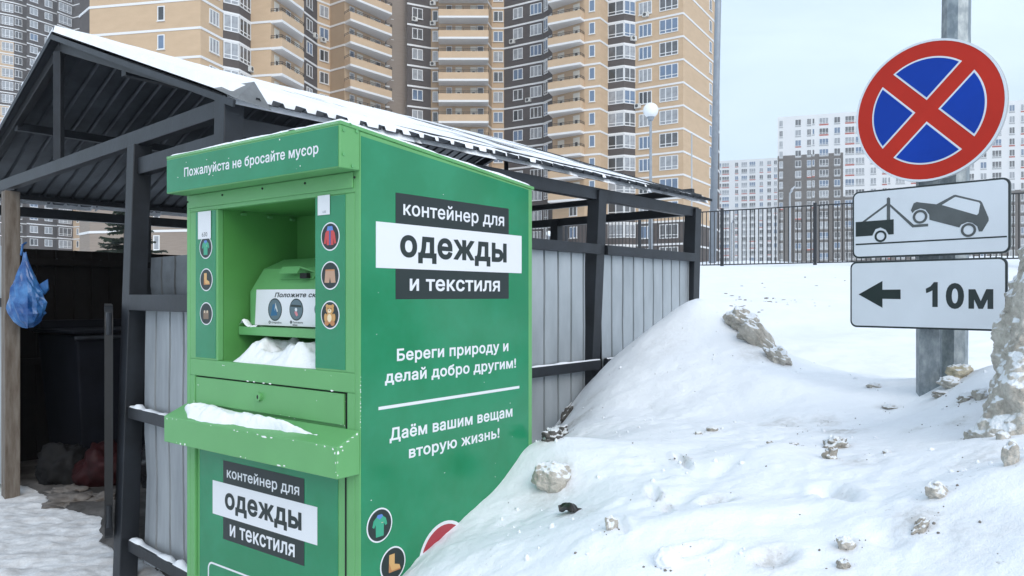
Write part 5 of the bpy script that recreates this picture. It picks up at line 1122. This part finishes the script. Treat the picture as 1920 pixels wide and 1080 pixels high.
for i in range(lev):
    for j in range(n): fs.append((i * n + j, i * n + (j + 1) % n, (i + 1) * n + (j + 1) % n, (i + 1) * n + j))
fs.append(tuple(range(lev * n, lev * n + n)))
mb = MB(); mb.raw([v - bo for v in vs], fs, ICE); ob = mb.build('ice_block', smooth=True); ob.location = bo + Vector((.022, 0, 0)); tag(ob, 'tall rough block of dirty frozen snow beside the distance sign', 'ice block')
stains = []
GRI = 'frozen lumps lying in the snow'
def lump(px, py, wpx, hpx, m, label, seed, name='ice_lump', cat='ice lump', rot=0., dz=0., sink=.22, amp=.35, fr_=1.5, sub=4, roll=0., group=GRI, dep=.8):
    p = hitpx(px, py + hpx * .3); sx = wpx / 2 / F * p.y; sz = hpx / 2 / F * p.y
    p.z = surf(p.x, p.y) + sz * (1 - sink * 2) * .6 + dz; stains.append((p.x, p.y, sx * 1.25, .55 if m is not SNOW else 0))
    return blob(name, label, cat, p, (sx, sx * dep, sz), m, seed, amp, fr_, sub, (0, roll, rot), group, flat=1)
lump(1035, 902, 74, 66, ICEP, 'rounded grey ice lump with snow cap nearest the green container', 21, amp=.22, sub=5, sink=.15)
lump(1146, 1000, 24, 34, ICEP, 'small pointed pale ice lump right of the black scrap', 22)
lump(1799, 702, 46, 32, ICEY, 'yellowish ice lump at the foot of the lamp column', 23, sink=.05)
lump(1782, 719, 44, 25, ICEP, 'pale flat ice lump in front of the yellowish one', 24, sink=.1)
lump(1765, 739, 34, 14, ICE2, 'flat brown ice lump below the sign post', 25)
lump(1811, 746, 36, 20, ICE2, 'slanted brownish ice lump left of the tall ice block', 26, roll=-.4)
lump(1838, 743, 30, 26, ICEP, 'pale ice lump touching the foot of the tall ice block', 27, sink=.1)
lump(1568, 825, 44, 26, ICE2, 'ragged dirty ice lump in the middle of the bank', 28, amp=.6, fr_=2.2, roll=-.2)
lump(1558, 852, 26, 34, ICE2, 'narrow dirty ice lump just below the ragged one', 45, amp=.6, fr_=2.2)
lump(1757, 942, 44, 36, ICEP, 'upper half of a split pale ice lump below the tall block', 29, roll=.7)
lump(1726, 990, 24, 46, ICE2, 'lower dark half of the split pale ice lump', 30, roll=.6, amp=.5)
lump(1586, 1020, 34, 34, ICEP, 'round pale ice lump near the bottom edge', 31)
lump(1581, 1056, 24, 26, ICE2, 'small tan ice lump under the round pale one', 32)
lump(1896, 886, 32, 60, ICEP, 'upright grey ice lump below the tall ice block', 33, sink=.1)
lump(1668, 759, 28, 11, ICE2, 'flat dark ice lump alone below the distance sign', 34)
lump(1664, 845, 18, 10, ICE2, 'tiny dark ice lump in the middle of the trodden snow', 35, sub=3)
lump(1638, 718, 28, 14, ICEP, 'crumbly pale lump left of the sign post foot', 36, sub=3, amp=.6)
lump(1336, 808, 22, 14, ICE2, 'small grey ice lump in the hollow below the mound', 37, sub=3)
lump(1309, 813, 13, 10, ICEP, 'tiny pale ice lump left of the small grey one', 38, sub=3)
lump(1488, 836, 16, 7, ICE2, 'tiny flat dark lump left of the ragged ice', 39, sub=3)
lump(1443, 842, 12, 8, ICE2, 'tiny round dark lump farther left of the ragged ice', 40, sub=3)
lump(1252, 1046, 52, 44, SNOW, 'round white snow lump at the bottom of the bank', 41, name='snow_lump', cat='snow lump', amp=.18, fr_=2.2)
lump(1818, 808, 22, 22, ICEP, 'small pale ice chip at the lower left foot of the tall block', 42, sub=3)
lump(1880, 820, 26, 22, ICEP, 'small pale ice chip under the middle of the tall block', 43, sub=3)
lump(1050, 806, 34, 34, SOIL, 'black frozen soil clod beside the shelter wall', 50, 'soil_clod', 'soil clod', amp=.6, fr_=2.3, group='soil clods at the foot of the mound')
lump(1034, 826, 34, 30, SOIL, 'lowest black soil clod at the foot of the mound', 51, 'soil_clod', 'soil clod', amp=.6, fr_=2.3, group='soil clods at the foot of the mound')
lump(1062, 768, 14, 40, SOIL, 'narrow black soil clod higher up the mound edge', 52, 'soil_clod', 'soil clod', amp=.6, fr_=2.3, group='soil clods at the foot of the mound', roll=.5)
# dirty slab cut into the right side of the mound
def chunk(px, py, Y, sx, sy, sz, roll, seed, label, m=None):
    m = m or ICE
    p = P(px, py, Y); return blob('ice_slab', label, 'ice slab', p, (sx, sy, sz), m, seed, .42, 1.6, 5, (0, roll, .3), 'dirty slabs along the mound edge', flat=1)
chunk(1392, 603, 5.25, .11, .12, .085, .55, 60, 'upper block of the dirty ice slab on the mound edge')
chunk(1424, 642, 5.03, .19, .12, .072, .83, 61, 'long middle part of the dirty ice slab on the mound edge')
chunk(1459, 674, 4.82, .10, .09, .055, .85, 62, 'lowest tip of the dirty ice slab on the mound edge')
# black scrap of plastic
p = hitpx(1078, 958); p.z = surf(p.x, p.y); mb = MB(); SCR = mat('black_scrap', (.02, .016, .014), .35, 0, .4, 20); vs = []; fs = []; n1_, n2_ = 26, 8
for i in range(n1_):
    for j in range(n2_):
        u = i / (n1_ - 1); v = j / (n2_ - 1) - .5; wd = .035 * (1 - .75 * sstep(.3, .6, u)) + .006 * math.sin(u * 19)
        vs.append((-.055 + .115 * u, v * wd * 1.8 + .006 * math.sin(u * 9), .012 + .022 * math.exp(-((u - .35) / .18) ** 2) * (1 - (2 * v) ** 2) + .012 * mn.noise(Vector((u * 7, v * 4, 1))) - .01 * u))
for i in range(n1_ - 1):
    for j in range(n2_ - 1): a = i * n2_ + j; fs.append((a, a + 1, a + n2_ + 1, a + n2_))
mb.raw(vs, fs, SCR); mb.raw([(x, y, z - .004) for x, y, z in vs], fs, SCR); ob = mb.build('plastic_scrap', smooth=True); ob.location = p; tag(ob, 'small crumpled black plastic scrap below the rounded ice lump', 'scrap')

# small crumbs of snow and of grit scattered over the bank: nobody could count them
stains += [(p_.x, p_.y, r_, a_) for p_, r_, a_ in ((hitpx(1570, 800), .10, .7), (hitpx(1550, 780), .08, .5), (hitpx(1600, 870), .07, .5), (hitpx(1460, 790), .10, .5), (hitpx(1500, 800), .06, .6), (hitpx(1345, 943), .06, .6), (hitpx(1455, 1045), .06, .7), (hitpx(1280, 860), .03, .7), (hitpx(1235, 935), .025, .7), (hitpx(1260, 945), .02, .7), (hitpx(1100, 960), .05, .4), (hitpx(1725, 985), .06, .6), (hitpx(1570, 935), .06, .4), (hitpx(1720, 800), .05, .4), (hitpx(1790, 790), .06, .4), (hitpx(1045, 815), .16, .9), (hitpx(1060, 780), .08, .8), (hitpx(1110, 740), .10, .35), (hitpx(1250, 640), .2, .18), (hitpx(1850, 860), .12, .35), (hitpx(1830, 1000), .15, .25), (hitpx(1420, 660), .10, .4))]
ca = 0
co = np.empty(nx * ny * 3, np.float32); gro.data.vertices.foreach_get('co', co); co = co.reshape(-1, 3); dv = np.zeros(nx * ny, np.float32)
sel = np.where((co[:, 1] > .8) & (co[:, 1] < 9) & (np.abs(co[:, 0]) < 5))[0]; X_, Y_ = co[sel, 0], co[sel, 1]; w_ = 1 + .8 * fbm(X_ * 11, Y_ * 11, 3)
acc = np.zeros(len(sel))
for a, b, r_, k in stains: acc = np.maximum(acc, k * np.exp(-(((X_ - a) ** 2 + (Y_ - b) ** 2) / (r_ * np.maximum(w_, .2)) ** 2) ** 1.2))
dv[sel] = acc
at_ = gro.data.attributes.new('dirt', 'FLOAT', 'POINT'); at_.data.foreach_set('value', dv)
GRIT = mat('grit', (.20, .18, .16), .9, 0, .4, 40)
bm = bmesh.new(); bmesh.ops.create_icosphere(bm, subdivisions=1, radius=1); bm.verts.index_update(); iv = np.array([v.co[:] for v in bm.verts]); if_ = [tuple(v.index for v in f.verts) for f in bm.faces]; bm.free()
rn = np.random.RandomState(9)
def crumbs(name, label, n, m, smin, smax, near, clus):
    pts = []
    while len(pts) < n:
        px = rn.uniform(930, 1920); py = rn.uniform(700, 1080)
        if near and rn.rand() < .75:
            a = stains[rn.randint(len(stains))]; x = a[0] + rn.normal(0, a[2] * 1.1); y = a[1] + rn.normal(0, a[2] * 1.1)
        else:
            Y0 = 1.6 + 3.6 * rn.rand() ** 1.3; x = (px - CX) / F * Y0; y = Y0
            if vnoise(np.array([x * 2.1 + clus]), np.array([y * 2.1]))[0] < .02: continue
        pts.append((x, y))
    A = np.array(pts); zz = Hd(A[:, 0], A[:, 1]); ok = zz > .45; mb = MB()
    for (x, y), z, o in zip(pts, zz, ok):
        if not o: continue
        r_ = smin + (smax - smin) * rn.rand() ** 3; q = iv * (r_ * rn.uniform(.7, 1.3, 3)) * (1 + .25 * rn.uniform(-1, 1, (len(iv), 1))) ; mb.raw([(x + a, y + b, z + c + r_ * .25) for a, b, c in q], if_, m)
    tag(mb.build(name, smooth=True), label, None, None, 'stuff')
mb = MB()
for k in range(90):
    px = rn.uniform(1345, 1570) if k < 62 else rn.uniform(1330, 1600); py = 567 + rn.normal(0, 8) if k < 62 else rn.uniform(505, 560); q = hitpx(px, py, 6, 30)
    r_ = rn.uniform(.006, .026); mb.raw([(q.x + a * 1.6, q.y + b, q.z + c * .5) for a, b, c in iv * (r_ * rn.uniform(.6, 1.4, 3))], if_, GRIT)
tag(mb.build('field_clods', smooth=True), 'small dark clods showing through the snow field', None, None, 'stuff')
crumbs('snow_crumbs', 'loose crumbs of snow on the bank', 260, SNOW, .002, .012, False, 3)
crumbs('grit_crumbs', 'dark grit sprinkled around the ice lumps', 420, GRIT, .0008, .0038, True, 11)
# thin winter haze
hz = bpy.data.materials.new('haze_air'); hz.use_nodes = True; t = hz.node_tree; t.nodes.clear(); o_ = t.nodes.new('ShaderNodeOutputMaterial'); pv = t.nodes.new('ShaderNodeVolumePrincipled')
pv.inputs['Color'].default_value = (.9, .94, 1, 1); pv.inputs['Density'].default_value = .0009; pv.inputs['Anisotropy'].default_value = .2; t.links.new(pv.outputs[0], o_.inputs['Volume'])
mb = MB(); mb.box(-260, 260, -40, 420, -8, 90, hz); tag(mb.build('haze'), 'thin winter haze', None, None, 'stuff')
